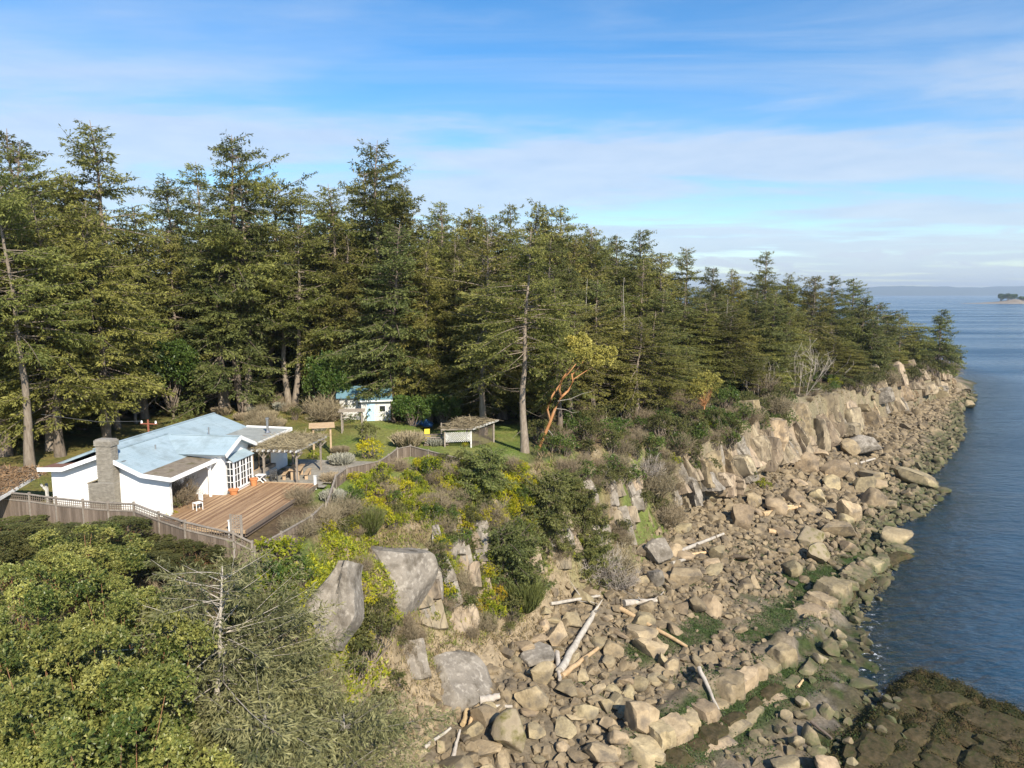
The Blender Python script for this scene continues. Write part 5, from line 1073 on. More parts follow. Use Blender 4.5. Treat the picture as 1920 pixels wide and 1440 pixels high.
# young firs closing the forest edge
rr = np.random.default_rng(17)
def inland_ok(x, y):
    z, a, b_, c = terrain(np.array([x]), np.array([y]), True); return a[0]
def clear(x, y): return (-34 < x < 1.5 and y < 78.5) or (-36 < x < -17 and y < 86) or (x < -34 and y < 52) or (x <= -34 and y < 60 and x > -42)
n_try = 0; nf = 0
while nf < 215 and n_try < 9000:
    n_try += 1; Y_ = rr.uniform(54, 190); px = rr.uniform(-320, 1720); x = (px - 960) / FOC * Y_ * 1.0
    if x < -100 or clear(x, Y_): continue
    d_in = inland_ok(x, Y_)
    if d_in < 2.5 or d_in > 46: continue
    if x < 0 and Y_ > 125: continue
    if any((a - x) ** 2 + (c - Y_) ** 2 < 8.5 for a, c in trees): continue
    zt = PY(px, sil(px) + rr.uniform(5, 110) + (60 if d_in < 8 else 0), Y_)[2]; h = zt - hz(x, Y_)
    h = float(np.clip(h, 6.5, 31)); far = px > 960
    conif(x, Y_, hz(x, Y_) + h, int(rr.integers(0, 7)), 'green fir in the forest along the cliff top' if far else 'tall fir in the dense forest behind the white house and garden', 'forest along the cliff top' if far else 'forest left of and behind the house', squash=1.0 if h > 15 else 1.25); nf += 1
# low boughs along the front of the forest
for i in range(120):
    px = rr.uniform(-60, 1460); Y_ = np.interp(px, [-60, 60, 330, 600, 700, 1000, 1200, 1380], [60, 66, 86, 88, 82, 80, 92, 112]) + rr.uniform(0, 6); x = (px - 960) / FOC * Y_
    if clear(x, Y_) or inland_ok(x, Y_) < 1.5: continue
    conif(x, Y_, hz(x, Y_) + rr.uniform(6, 17), int(rr.choice([1, 2, 4])), 'young bushy fir filling the front edge of the forest', 'young firs along the forest edge', squash=1.3)
# the point
for (px, py, Y_, k) in ((1650, 572, 162, 0), (1690, 590, 168, 2), (1664, 600, 156, 0), (1766, 580, 178, 1), (1720, 610, 172, 2), (1742, 640, 176, 0), (1625, 560, 152, 1), (1640, 600, 150, 1)):
    q = PY(px, py, Y_); lb = {1766: 'solitary cone shaped fir at the end of the point', 1650: 'flat topped windswept pine on the point'}.get(px, 'windswept pine near the end of the point')
    conif(q[0], Y_, q[2], k, lb, 'trees of the point', PINE)
for i, (px, top, base, lb) in enumerate(((1102, 522, 700, 'bleached broken topped snag left of the cliff forest gap'), (1170, 520, 720, 'thin dead snag beside the yellow crowned madrona'), (595, 585, 700, 'pale dead trunk with short limbs behind the garden'), (1255, 640, 760, 'white dead pole standing over the cliff bushes'), (1365, 560, 740, 'twisted pale snag above the cliff panels'), (1375, 810, 880, 'short grey stump pole on the cliff ledge'))):
    Y_ = (86, 88, 90, 92, 108, 92)[i]; q = PY(px, top, Y_); zb = hz(q[0], Y_); s = (q[2] - zb) / 20
    place('dead_tree', SNAG[i % 2][1], lb, 'tree', (q[0], Y_, zb), i, (max(s, .3) * .8, max(s, .3) * .8, s), 'dead trees')

# madronas and broadleaved trees
MAD = [broadleaf(200, 12, 3.4, 46, leaf=.125, per=3000, wmat=m_mbark2, lmat=m_mleaf, low=.35, r0=.12, rc=(.45, .85), tall=1.3, shell=.35), broadleaf(201, 12, 3.2, 42, leaf=.125, per=3000, wmat=m_mbark2, lmat=m_mleaf, low=.3, r0=.11, rc=(.45, .85), tall=1.4, shell=.35), broadleaf(202, 9, 2.6, 34, leaf=.12, per=2600, rc=(.4, .75), shell=.35, wmat=m_mbark2, lmat=m_oleaf, low=.25, r0=.09, tall=1.2)]
FG = [(40, 1140, 26, 12, 0, 'large yellow green madrona with dense rounded clumps below the carport'), (225, 1165, 27, 12, 1, 'madrona with grey green clumps below the chimney wall'), (110, 1320, 21.5, 12, 1, 'golden tipped madrona low on the slope'), (205, 1275, 23, 11, 0, 'leafy madrona leaning beside the grey fir'), (80, 1010, 35, 8.5, 2, 'bushy evergreen in front of the lattice fence corner'), (215, 985, 36, 7.5, 2, 'tall evergreen shrub screening the lattice fence'), (335, 1035, 35, 6, 2, 'round evergreen shrub below the lattice fence end'), (-20, 1290, 23, 12, 0, 'madrona with tangled red limbs at the slope foot'), (190, 1430, 19.5, 10, 1, 'bright green madrona crown lowest on the slope'), (150, 1060, 31, 9, 0, 'olive madrona with orange stems behind the large madrona'), (10, 1010, 34, 8, 2, 'dull green evergreen beside the white lattice'), (430, 1400, 24, 7.5, 2, 'glossy green bush beneath the grey fir'), (150, 1000, 37, 5, 2, 'squat evergreen against the lattice fence boards'), (285, 1022, 36, 5, 2, 'squat evergreen below the house corner fence'), (40, 985, 39, 5, 2, 'squat evergreen beside the carport fence'), (385, 1062, 35, 4, 2, 'small evergreen under the lattice fence rail')]
for (px, py, Y_, hh, k, lb) in FG:
    q = PY(px, py, Y_); H0 = (12, 12, 9)[k]; zb = hz(q[0], Y_); zt = q[2] + (1.3 if k < 2 else .25); s = (zt - zb) / H0; sx_ = min(1.15, max(.8, s))
    place('madrona_tree' if k < 2 else 'evergreen_bush', MAD[k], lb, 'tree', (q[0], Y_, zb), random.uniform(0, 6.28), (sx_, sx_, s), 'evergreens on the near slope')
gf = conifer(210, 15, .15, 4.4, pw=.5, ragged=.5, bare=1.2, dens=1.9, spray=.27, sw=.2, lean=.06, gap=.30, droop=.34, lr=.55, wmat=m_bark_pale, nmat=m_needle_gr)
q = PY(402, 1072, 26); zb = hz(q[0] - .5, 26); place('grey_fir', gf, 'wind thinned grey fir with bare pale limbs on the near slope', 'tree', (q[0] - .5, 26, zb), .6, (1.05, 1.05, (q[2] - zb) / 15), None, (0, .02))
gf2 = conifer(211, 9, .08, 3.8, pw=.5, ragged=.5, bare=.4, dens=2.3, spray=.24, sw=.2, gap=.05, lr=.35, droop=.36, wmat=m_bark_gr, nmat=m_needle_gr)
for (px, py, Y_, lb) in ((515, 1215, 28.5, 'grey green fir boughs below the tall smooth slab'), (640, 1340, 27, 'low silvery fir at the earth slope foot'), (500, 1330, 24, 'low grey fir leaning against the wind thinned fir')):
    q = PY(px, py, Y_); zb = hz(q[0], Y_); place('grey_fir', gf2, lb, 'tree', (q[0], Y_, zb), random.uniform(0, 6), (1, 1, max(.5, (q[2] - zb) / 9)), None)
# orange madrona leaning over the cliff
def pxline(pts, Y_): return [PY(a, c, Y_ + (e if len(z) else 0)) for (a, c, *z), e in zip(pts, [0] * len(pts))]
b0 = PY(1008, 848, 65.5); t = thing('madrona_tree', 'leaning madrona with bright orange trunk and yellow green crown on the cliff edge', 'tree', (b0[0], 65.5, b0[2] - .3)); o0 = np.array([b0[0], 65.5, b0[2] - .3])
tr = MB()
def limb(pts, r0, r1, dy=0.):
    w = np.array([PY(a, c, 65.5 + dy * k / max(1, len(pts) - 1)) for k, (a, c) in enumerate(pts)]) - o0; tr.tube(w, np.linspace(r0, r1, len(w)) * .8, 9)
limb([(1005, 856), (1018, 822), (1030, 795), (1040, 768), (1052, 745), (1066, 732), (1074, 715), (1072, 700)], .23, .08); limb([(1032, 790), (1026, 768), (1036, 742), (1045, 728), (1056, 708), (1066, 694), (1076, 676)], .15, .06, 1.2); limb([(1052, 745), (1049, 730), (1054, 712), (1066, 700), (1080, 682)], .13, .05, -1); limb([(1072, 704), (1084, 690), (1098, 672)], .08, .03, 1); limb([(1074, 712), (1092, 700), (1118, 684)], .07, .03, 1.5)
tr.obj('trunk', m_mbark, t, True)
tr = MB(); limb([(1046, 752), (1070, 748), (1092, 738), (1110, 734)], .05, .015, -.5); limb([(1042, 766), (1060, 768), (1074, 774), (1086, 772)], .05, .012, -.6); limb([(1028, 806), (1040, 820), (1060, 825)], .05, .012, -.7); tr.obj('dead_limbs', m_bark_gr, t)
r = np.random.default_rng(3); cr = MB()
for (px, py, rp, dy) in ((1078, 652, 15, 0), (1095, 645, 16, .5), (1112, 660, 16, 1), (1085, 668, 13, -.5), (1128, 664, 16, 1), (1140, 672, 14, 1.5), (1120, 678, 12, .6), (1070, 640, 10, 0), (1100, 665, 12, -1), (1092, 634, 10, 1), (1148, 660, 9, 1)):
    c = PY(px, py, 65.5 + dy) - o0; rad_ = rp / FOC * 66; nw = 90; w = nrm(r.normal(size=(nw, 3)) + (0, -.2, .5)); pos = c + w * rad_ * r.uniform(.6, 1.05, (nw, 1)); idx = np.repeat(np.arange(nw), 7); l = r.uniform(.14, .26, len(idx))
    cr.quads(leafq(r, pos[idx], nrm(w[idx] * .6 + r.normal(size=(len(idx), 3)) * .7), l, l * .45), np.clip(.5 + .2 * r.normal() + .15 * r.normal(size=len(idx)), 0, 1))
cr.obj('crown', m_myell, t)

BL = {'laurel': broadleaf(220, 5.2, 2.4, 30, leaf=.22, per=620, lmat=m_gleaf, low=.1, tall=1.0, r0=.12, wl=8), 'olive': broadleaf(221, 2.0, 1.25, 20, leaf=.15, per=520, lmat=m_oleaf, low=0, tall=.8, rc=(.38, .62), zbot=.2), 'green': broadleaf(222, 1.9, 1.25, 20, leaf=.15, per=520, lmat=m_gleaf, low=0, tall=.8, rc=(.38, .62), zbot=.2), 'gold': broadleaf(223, 1.7, 1.2, 20, leaf=.14, per=520, lmat=m_yleaf, low=0, tall=.75, rc=(.36, .6), zbot=.2), 'lime': broadleaf(224, 1.5, 1.3, 22, leaf=.15, per=480, lmat=m_lime, low=0, tall=.6, rc=(.36, .6), zbot=.2), 'orange': broadleaf(225, 1.5, 1.2, 18, leaf=.13, per=420, lmat=m_orange, low=0, tall=.7, rc=(.34, .55), zbot=.2), 'red': broadleaf(226, 1.5, .9, 14, leaf=.14, per=300, lmat=m_red, low=0, tall=.9, rc=(.25, .4), zbot=.2)}
YM = broadleaf(227, 6, 2.2, 20, leaf=.22, per=420, wmat=m_mbark, lmat=m_myell, low=.35, r0=.12, tall=.8)
BS = [[('twigs', twiggy(230 + k, 1.6, 1.2, 150))] for k in range(3)]; WS = [[('twigs', twiggy(240, 2.4, 1.5, 90, .04, .9, m_twig_w))], [('twigs', twiggy(241, 5.5, 2.4, 12, .05, .7, m_twig_w))]]
BR = [[('stems', broom(250 + k, 2.2, 2600))] for k in range(2)]; HEATH = [('stems', broom(252, .9, 1500, m_twig, .05, 1.1))]; SAGE = [('stems', broom(253, .8, 1400, M('grey_sage_leaves', (.16, .16, .12), (.36, .35, .28), tint=True, rough=.9), .06, 1.1))]
JUN = conifer(260, 8, .04, 3.3, pw=.42, ragged=.4, bare=.1, dens=1.7, spray=.36, droop=.3, nmat=m_needle_dk)
def shrub(kind, px, py, wp, label, group=None, yoff=0., sz=1.0):
    p, _ = hit(px, py); s_ = ppm(p); wm = wp / s_
    parts, w0, name = {'bare': (random.choice(BS), 2.6, 'bare_shrub'), 'white': (WS[0], 3.2, 'bare_shrub'), 'bigwhite': (WS[1], 5, 'bare_tree'), 'broom': (random.choice(BR), 2.4, 'broom_bush'), 'heath': (HEATH, 1.7, 'heather_mound'), 'sage': (SAGE, 1.6, 'sage_mound'), 'laurel': (BL['laurel'], 6.2, 'laurel_bush'), 'ymad': (YM, 5.5, 'madrona_tree')}.get(kind, (BL.get(kind), 3.1, kind + '_shrub'))
    name = {'gold_shrub': 'golden_shrub', 'lime_shrub': 'ivy_bush', 'orange_shrub': 'orange_shrub', 'olive_shrub': 'olive_shrub', 'green_shrub': 'green_shrub', 'red_shrub': 'red_shrub'}.get(name, name)
    k = wm / w0; return place(name, parts, label, 'shrub' if kind not in ('ymad', 'bigwhite') else 'tree', (p.x, p.y + yoff, p.z - .1), random.uniform(0, 6.28), (k, k, k * sz), group)
# behind the house
for (px, py, w_, lb, sz) in ((225, 800, 170, 'broad laurel behind the chimney', 1.25), (300, 792, 130, 'light laurel behind the blue roof ridge', 1.2), (150, 800, 120, 'shaded laurel behind the lawn trees', 1.2), (350, 770, 80, 'small bright laurel beside the slanting trunk', 1.0), (612, 782, 100, 'round bushy laurel half hiding the garden cottage', 1.25), (830, 790, 70, 'dark laurel over the blue tarpaulin', 1.0), (770, 795, 80, 'low laurel beside the garden cottage', .9), (20, 800, 110, 'laurel beside the twin grey trunk', 1.0)):
    p = P(px, py, 14.8); k = w_ * p[1] / FOC / 6.0; place('laurel_bush', BL['laurel'], lb, 'shrub', (p[0], p[1] + (3 if px < 500 else 1), hz(p[0], p[1] + 2)), random.uniform(0, 6), (k, k, k * sz), 'laurels round the clearing')
for a in (('gold', 695, 858, 66, 'bright golden shrub on the lawn inside the curved fence'), ('olive', 690, 832, 50, 'tall olive shrub behind the golden shrub'), ('heath', 638, 852, 32, 'grey heather mound near the tan arbor'), ('sage', 640, 872, 46, 'pale sage mound beside the patio'), ('heath', 765, 838, 56, 'brown heather mound on the lawn'), ('sage', 818, 836, 34, 'grey green mound before the timber stack'), ('gold', 872, 838, 20, 'small yellow tuft by the lattice shelter'), ('bare', 612, 790, 70, 'leafless tangle before the garden cottage'), ('olive', 590, 780, 60, 'brown leafless bush left of the garden cottage'), ('white', 640, 775, 60, 'pale blossoming bush in front of the garden cottage'), ('lime', 590, 860, 30, 'leafy vine at the end of the pergola'), ('heath', 622, 905, 40, 'brown heather mound at the patio corner'), ('sage', 625, 940, 46, 'grey lavender mound beside the deck'), ('bare', 560, 945, 50, 'bare lavender shrub along the deck edge'), ('bare', 645, 975, 66, 'tall bare brush at the fence corner'), ('bare', 610, 990, 60, 'grey bare shrub right of the deck'), ('gold', 612, 1000, 52, 'golden gorse below the fence corner'), ('broom', 690, 1000, 54, 'dark broom bush beside the bare brush'), ('gold', 668, 905, 40, 'golden clump outside the curved fence'), ('lime', 500, 1060, 84, 'lime ivy mass below the lattice screen'), ('lime', 540, 1050, 70, 'yellow green ivy spilling towards the tall slab'), ('green', 560, 1095, 84, 'dark green ivy beside the tall smooth slab'), ('lime', 480, 1120, 70, 'ivy mound under the lattice screen'), ('green', 520, 1160, 90, 'rounded green bush left of the tall slab'), ('red', 432, 1045, 34, 'small red leaved shrub under the lattice fence'), ('red', 458, 1070, 18, 'tiny orange red shrub at the lattice foot'), ('bare', 400, 1050, 60, 'leafless climber on the lattice fence'), ('bare', 560, 1010, 60, 'leafless brush beside the short fence'), ('gold', 690, 1140, 44, 'golden ivy between the slab and the round rock'), ('gold', 690, 1200, 42, 'lower golden ivy beside the tall slab'), ('lime', 672, 1090, 40, 'lime ivy in the cleft beside the tall slab'), ('lime', 905, 1060, 52, 'lime ivy below the slender pillar'), ('gold', 915, 1090, 54, 'golden ivy streak below the dark juniper'), ('orange', 925, 1140, 66, 'orange flowered bush on the grassy bank'), ('orange', 895, 1160, 44, 'small orange flowered bush on the grassy bank'), ('olive', 960, 1170, 60, 'olive bush above the beach boulders'), ('broom', 985, 1150, 60, 'dark brushy clump on the bank edge'), ('green', 840, 1140, 54, 'blue green bush right of the round rock'), ('olive', 745, 1300, 50, 'glossy bush at the foot of the earth slope'), ('green', 730, 1390, 60, 'glossy bush beside the pale talus'), ('bare', 1150, 1090, 90, 'bare brown thicket above the beach'), ('white', 1130, 1090, 70, 'bleached branch tangle in the brown thicket'), ('white', 1160, 1110, 60, 'silver branch tangle at the thicket foot'), ('bare', 1225, 935, 80, 'leafless bush in the cliff bay'), ('white', 1215, 900, 50, 'grey leafless bush on the cliff step'), ('bare', 1250, 985, 70, 'brown brush at the cliff bay foot'), ('olive', 1400, 910, 50, 'green bush at the foot of the cliff panels'), ('lime', 1430, 915, 34, 'bright green tuft at the cliff foot'), ('lime', 1160, 835, 36, 'bright moss green clump on the cliff edge'), ('lime', 1172, 862, 26, 'bright moss clump below the cliff edge'), ('bigwhite', 1500, 742, 78, 'white limbed leafless tree leaning on the cliff top'), ('bigwhite', 1420, 745, 56, 'grey leafless tree above the cliff panels'), ('bare', 1780, 705, 40, 'bare brush at the tip of the point'), ('bare', 1660, 735, 44, 'brown brush on the cliff above the point rocks'), ('olive', 330, 960, 40, 'green creeper at the house corner'), ('gold', 322, 972, 28, 'yellow creeper foot at the house corner'), ('bare', 335, 955, 70, 'bare climbing vine at the house corner'), ('bare', 350, 925, 60, 'bare climbing vine over the porch edge')):
    sz = 1.0 if a[0] not in ('lime', 'gold', 'green') else .85
    shrub(a[0], a[1], a[2], a[3], a[4], None, sz=1.25 if a[1] in (335, 350) else sz)
# junipers on the cliff edge
for (px, py, Y_, hh, w_, lb) in ((960, 1015, 51.5, 6.0, 1.15, 'spreading dark juniper hanging over the cliff'), (1010, 985, 55, 7, 1.0, 'dense dark juniper right of the spreading juniper'), (1105, 965, 60, 7.5, 1.0, 'dark green juniper above the leaning dead branch'), (900, 960, 54, 5, .9, 'small juniper left of the spreading juniper'), (1062, 930, 60, 3.6, .8, 'juniper crown behind the cliff fins'), (1130, 1000, 57, 5.0, .8, 'low juniper tail beside the bay')):
    x = PY(px, py, Y_)[0]; zb = hz(x, Y_); place('juniper', JUN, lb, 'tree', (x, Y_, zb - .6), random.uniform(0, 6), (w_ * .66, w_ * .66, hh / 8 * .82), 'junipers on the cliff edge', (.25, .08))
# scrub along the cliff top and on the slopes
rr = np.random.default_rng(23)
def scrub(n, x0, x1, y0, y1, kinds, wrange, test, lb, grp):
    c = 0; k = 0
    while c < n and k < n * 30:
        k += 1; px = rr.uniform(x0, x1); py = rr.uniform(y0, y1); p, _ = hit(px, py); z, a, b_, w_ = [q[0] for q in terrain(np.array([p.x]), np.array([p.y]), True)]
        if not test(a, b_, w_, p): continue
        if (560 < px < 672 and 1010 < py < 1260) or (685 < px < 815 and 990 < py < 1185) or (800 < px < 945 and 1200 < py < 1350): continue
        kd = str(rr.choice(kinds)); shrub(kd, px, py, rr.uniform(*wrange), lb[kd], grp); c += 1
scrub(120, 1000, 1480, 660, 860, ['olive', 'olive', 'green', 'bare', 'olive', 'green'], (26, 60), lambda a, b_, w_, p: -6 < a < 9, {'olive': 'olive scrub bush in the thicket along the cliff top', 'broom': 'dark broom in the thicket along the cliff top', 'green': 'green bush in the thicket along the cliff top', 'bare': 'leafless bush in the thicket along the cliff top'}, 'scrub along the cliff top')
def brow_shrubs(n):
    for k in range(n):
        px = rr.uniform(1200, 1790); brow = np.interp(px, [1195, 1290, 1340, 1400, 1450, 1560, 1700, 1795], [880, 850, 815, 760, 732, 728, 704, 696]); kd = str(rr.choice(['olive', 'bare', 'green', 'olive', 'lime', 'bare'])); big = 1 - .5 * (px - 1200) / 600
        shrub(kd, px, brow + rr.uniform(-16, 34) * big, rr.uniform(18, 40) * big, {'olive': 'olive tuft spilling over the cliff brow', 'bare': 'leafless tuft hanging on the cliff brow', 'green': 'green tuft spilling over the cliff brow', 'lime': 'bright tuft hanging on the cliff brow'}[kd], 'tufts along the cliff brow')
brow_shrubs(90)
scrub(60, 1450, 1790, 640, 745, ['olive', 'green', 'olive', 'olive'], (22, 48), lambda a, b_, w_, p: -3 < a < 12, {'olive': 'olive bush on the wooded top of the point', 'green': 'green bush on the wooded top of the point', 'broom': 'dark broom on the wooded top of the point'}, 'scrub on the point')
scrub(110, 650, 1010, 872, 1010, ['lime', 'lime', 'olive', 'bare', 'lime', 'gold', 'gold', 'green'], (28, 58), lambda a, b_, w_, p: a < 1.0 and p.y < 58 - .0, {'olive': 'olive bush on the bank below the curved fence', 'lime': 'lime ivy mound on the bank below the curved fence', 'bare': 'leafless brush on the bank below the curved fence', 'green': 'green bush on the bank below the curved fence', 'gold': 'golden bush on the bank below the curved fence', 'broom': 'dark broom on the bank below the curved fence'}, 'scrub on the bank below the fence')
scrub(120, 620, 1280, 1000, 1230, ['bare', 'bare', 'olive', 'lime', 'bare', 'lime', 'olive', 'gold', 'green'], (24, 50), lambda a, b_, w_, p: a < -1 and b_ > 1.5, {'olive': 'olive bush among the brown scrub of the lower slope', 'lime': 'lime ivy patch among the brown scrub of the lower slope', 'bare': 'leafless brown brush of the lower slope', 'gold': 'golden tuft among the brown scrub of the lower slope', 'green': 'green bush among the brown scrub of the lower slope', 'broom': 'dark broom among the brown scrub of the lower slope'}, 'scrub on the lower slope')
scrub(60, 0, 760, 1060, 1435, ['green', 'olive', 'bare', 'lime', 'olive'], (60, 120), lambda a, b_, w_, p: a < -1.2 and b_ > .5, {'olive': 'olive undergrowth bush between the near slope trees', 'lime': 'ivy mound between the near slope trees', 'bare': 'leafless bush between the near slope trees', 'green': 'green undergrowth bush between the near slope trees'}, 'undergrowth of the near slope')
scrub(60, 660, 980, 885, 1175, ['gold', 'lime', 'lime', 'gold', 'orange', 'green'], (20, 44), lambda a, b_, w_, p: a < .6 and b_ > 2.5, {'gold': 'bright yellow tuft on the rocky bank', 'lime': 'bright lime tuft on the rocky bank', 'orange': 'orange flowered tuft on the rocky bank', 'green': 'fresh green tuft on the rocky bank'}, 'bright tufts on the rocky bank')
for k in range(34):
    px = rr.uniform(-20, 830); q = P(px, np.interp(px, [0, 330, 620, 830], [800, 772, 762, 778]), 14.8); Y_ = q[1] + rr.uniform(3, 9); x_ = (px - 960) / FOC * Y_; kk = rr.uniform(1.0, 2.0); kd = str(rr.choice(['green', 'olive', 'green']))
    place({'green': 'green_shrub', 'olive': 'olive_shrub'}[kd], BL[kd], kd + ' understorey bush at the foot of the firs', 'shrub', (x_, Y_, hz(x_, Y_)), rr.uniform(0, 6), (kk, kk, kk * rr.uniform(.9, 1.4)), 'understorey at the forest edge')
scrub(46, 1060, 1330, 830, 1040, ['bare', 'olive', 'bare', 'olive', 'green'], (26, 56), lambda a, b_, w_, p: a < -.5 and b_ > .8, {'olive': 'olive bush in the cliff bay', 'bare': 'leafless brush in the cliff bay', 'green': 'green bush in the cliff bay'}, 'scrub in the cliff bay')
scrub(20, 380, 620, 765, 812, ['bare', 'olive', 'heath', 'sage'], (24, 46), lambda a, b_, w_, p: p.y > 58, {'olive': 'low olive shrub behind the flat roof', 'bare': 'leafless garden shrub behind the flat roof', 'heath': 'heather mound behind the flat roof', 'sage': 'sage mound behind the flat roof'}, 'garden shrubs behind the house')
for (px, py, w_, lb) in ((1400, 690, 80, 'yellow green madrona in the cliff forest'), (1560, 690, 70, 'yellowish madrona near the point'), (1320, 790, 70, 'small yellow madrona on the cliff brow'), (1640, 700, 60, 'pale madrona on the point'), (1240, 720, 70, 'dull yellow madrona behind the orange madrona')): shrub('ymad', px, py, w_, lb, 'yellow madronas along the cliff')

# ------------------------------------------------------------------ ground cover
def cover(name, mat, n, box_, test, seed, lrange, label, upright=.5, wf=.4, cat='ground cover'):
    r = np.random.default_rng(seed); X = r.uniform(box_[0], box_[1], n); Y = r.uniform(box_[2], box_[3], n); z, a, b_, w_ = terrain(X, Y, True); m_ = test(X, Y, a, b_, w_, r); X, Y, z = X[m_], Y[m_], z[m_]
    k = 5; idx = np.repeat(np.arange(len(X)), k); p = np.stack([X, Y, z], 1)[idx] + r.normal(size=(len(idx), 3)) * (.12, .12, .03); d = nrm(r.normal(size=(len(idx), 3)) * (1, 1, .5) + (0, 0, upright * 1.6)); l = r.uniform(*lrange, len(idx))
    mb = MB(); mb.quads(leafq(r, p, d, l, l * wf), np.clip(.5 + .25 * np.repeat(r.normal(size=len(X)), k) + .12 * r.normal(size=len(idx)), 0, 1)); return tag(mb.obj(name, mat), label, cat, kind='stuff')
def patch(X, Y, s, seed, lo, hi): return sstep(lo, hi, fbm(X * s, Y * s, seed=seed))
cover('dry_grass', m_grassd, 44000, (-22, 16, 24, 66), lambda X, Y, a, b_, w_, r: (a < -.3) & (b_ > .4) & (r.random(len(X)) < .9 * (1 - patch(X, Y, .3, 41, .42, .6)) + .1), 51, (.16, .42), 'pale dry grass clothing the cliff slope', .9, .16)
cover('green_grass', m_grassg, 70000, (-22, 10, 24, 62), lambda X, Y, a, b_, w_, r: (a < -.3) & (b_ > 1.6) & (r.random(len(X)) < patch(X, Y, .3, 41, .34, .50)), 52, (.12, .30), 'fresh green grass in patches on the cliff slope', .8, .18)
cover('ivy', m_lime, 60000, (-16, 6, 34, 60), lambda X, Y, a, b_, w_, r: (a < -.3) & (b_ > 2.5) & (r.random(len(X)) < .9 * patch(X, Y, .33, 44, .44, .56)), 53, (.12, .26), 'yellow green ivy sprawling over the cliff slope', .4, .5)
cover('lawn_grass', m_grassg, 12000, (-36, 2, 44, 82), lambda X, Y, a, b_, w_, r: (a > .4) & ~((X > -30) & (X < -12) & (Y < 56.5)) & (r.random(len(X)) < .7), 54, (.06, .16), 'short garden grass around the house', .9, .2)
cover('cliff_grass', m_grassd, 42000, (2, 120, 56, 190), lambda X, Y, a, b_, w_, r: (a < 3) & (b_ > .6) & (r.random(len(X)) < patch(X, Y, .2, 46, .40, .60)), 55, (.25, .6), 'dry grass and herbs on the far cliff ledges', .9, .18)
cover('seaweed', M('seaweed', (.018, .028, .008), (.085, .065, .028), tint=True, rough=.8, spec=.1), 40000, (14, 40, 34, 58), lambda X, Y, a, b_, w_, r: (terrain(X, Y) > -.08) & (np.maximum.reduce([seg_bump(X, Y, p, q, wd * 1.5, 1.) for p, q, wd, h in SHELF]) * 1.2 > r.random(len(X)) + .1), 56, (.06, .2), 'dark seaweed matted over the low tide shelf', .15, .4)
cover('sea_lettuce', M('sea_lettuce', (.022, .045, .010), (.07, .10, .022), tint=True, rough=.6, spec=.3), 64000, (4, 36, 32, 70), lambda X, Y, a, b_, w_, r: (b_ < -3) & (w_ > .5) & (weedy(X, Y) * 1.15 + .75 * patch(X, Y, .35, 47, .50, .62) > r.random(len(X)) + .15), 57, (.06, .18), 'bright green weed carpeting the bedded shelf', .1, .5)

# ------------------------------------------------------------------ island at the right
ix, iy = 1475., 2150.
mb = MB(); nu, nv = 60, 16; U, V_ = np.meshgrid(np.linspace(-1, 1, nu), np.linspace(-1, 1, nv), indexing='ij'); hgt = 15 * np.clip(1 - (U * 1.02) ** 2, 0, 1) ** .7 * np.clip(1 - V_ ** 2, 0, 1) ** .5 * (.35 + .9 * fbm(U * 6, V_ * 3, seed=3)) * np.interp(U, [-1, -.55, -.2, 1], [.25, .35, 1, 1]) - 1
mb.add(np.stack([U * 190, V_ * 60 + 10 * np.sin(U * 5), hgt], -1).reshape(-1, 3), np.stack([q.ravel() for q in (np.arange(nu * nv).reshape(nu, nv)[:-1, :-1], np.arange(nu * nv).reshape(nu, nv)[1:, :-1], np.arange(nu * nv).reshape(nu, nv)[1:, 1:], np.arange(nu * nv).reshape(nu, nv)[:-1, 1:])], 1))
o = mb.obj('island', m_island, smooth=True); o.location = (ix + 60, iy, 0); tag(o, kind='structure')
for k in range(13):
    place('island_tree', BL['laurel'], 'dark tree on the small rocky island', 'tree', (ix - 8 + k * 11 + random.uniform(-4, 4), iy + random.uniform(-12, 12), 6), k, (3.4, 3.4, random.uniform(3.4, 4.6) * (.7 + .3 * math.sin(k * .5 + .6))), 'trees of the island')
t = thing('island_house', 'tiny white house on the rocky island shore', 'house', (ix + 48, iy - 40, 9), .3); MB().box((0, 0, 4), (14, 9, 8)).obj('wall', m_white, t)
m_ = MB(); slab(m_, (-8, 0, 12), (8, 0, 12), (8, -5.5, 7.6), (-8, -5.5, 7.6), .4); slab(m_, (-8, 0, 12), (8, 0, 12), (8, 5.5, 7.6), (-8, 5.5, 7.6), .4); m_.obj('roof', m_whitew, t)

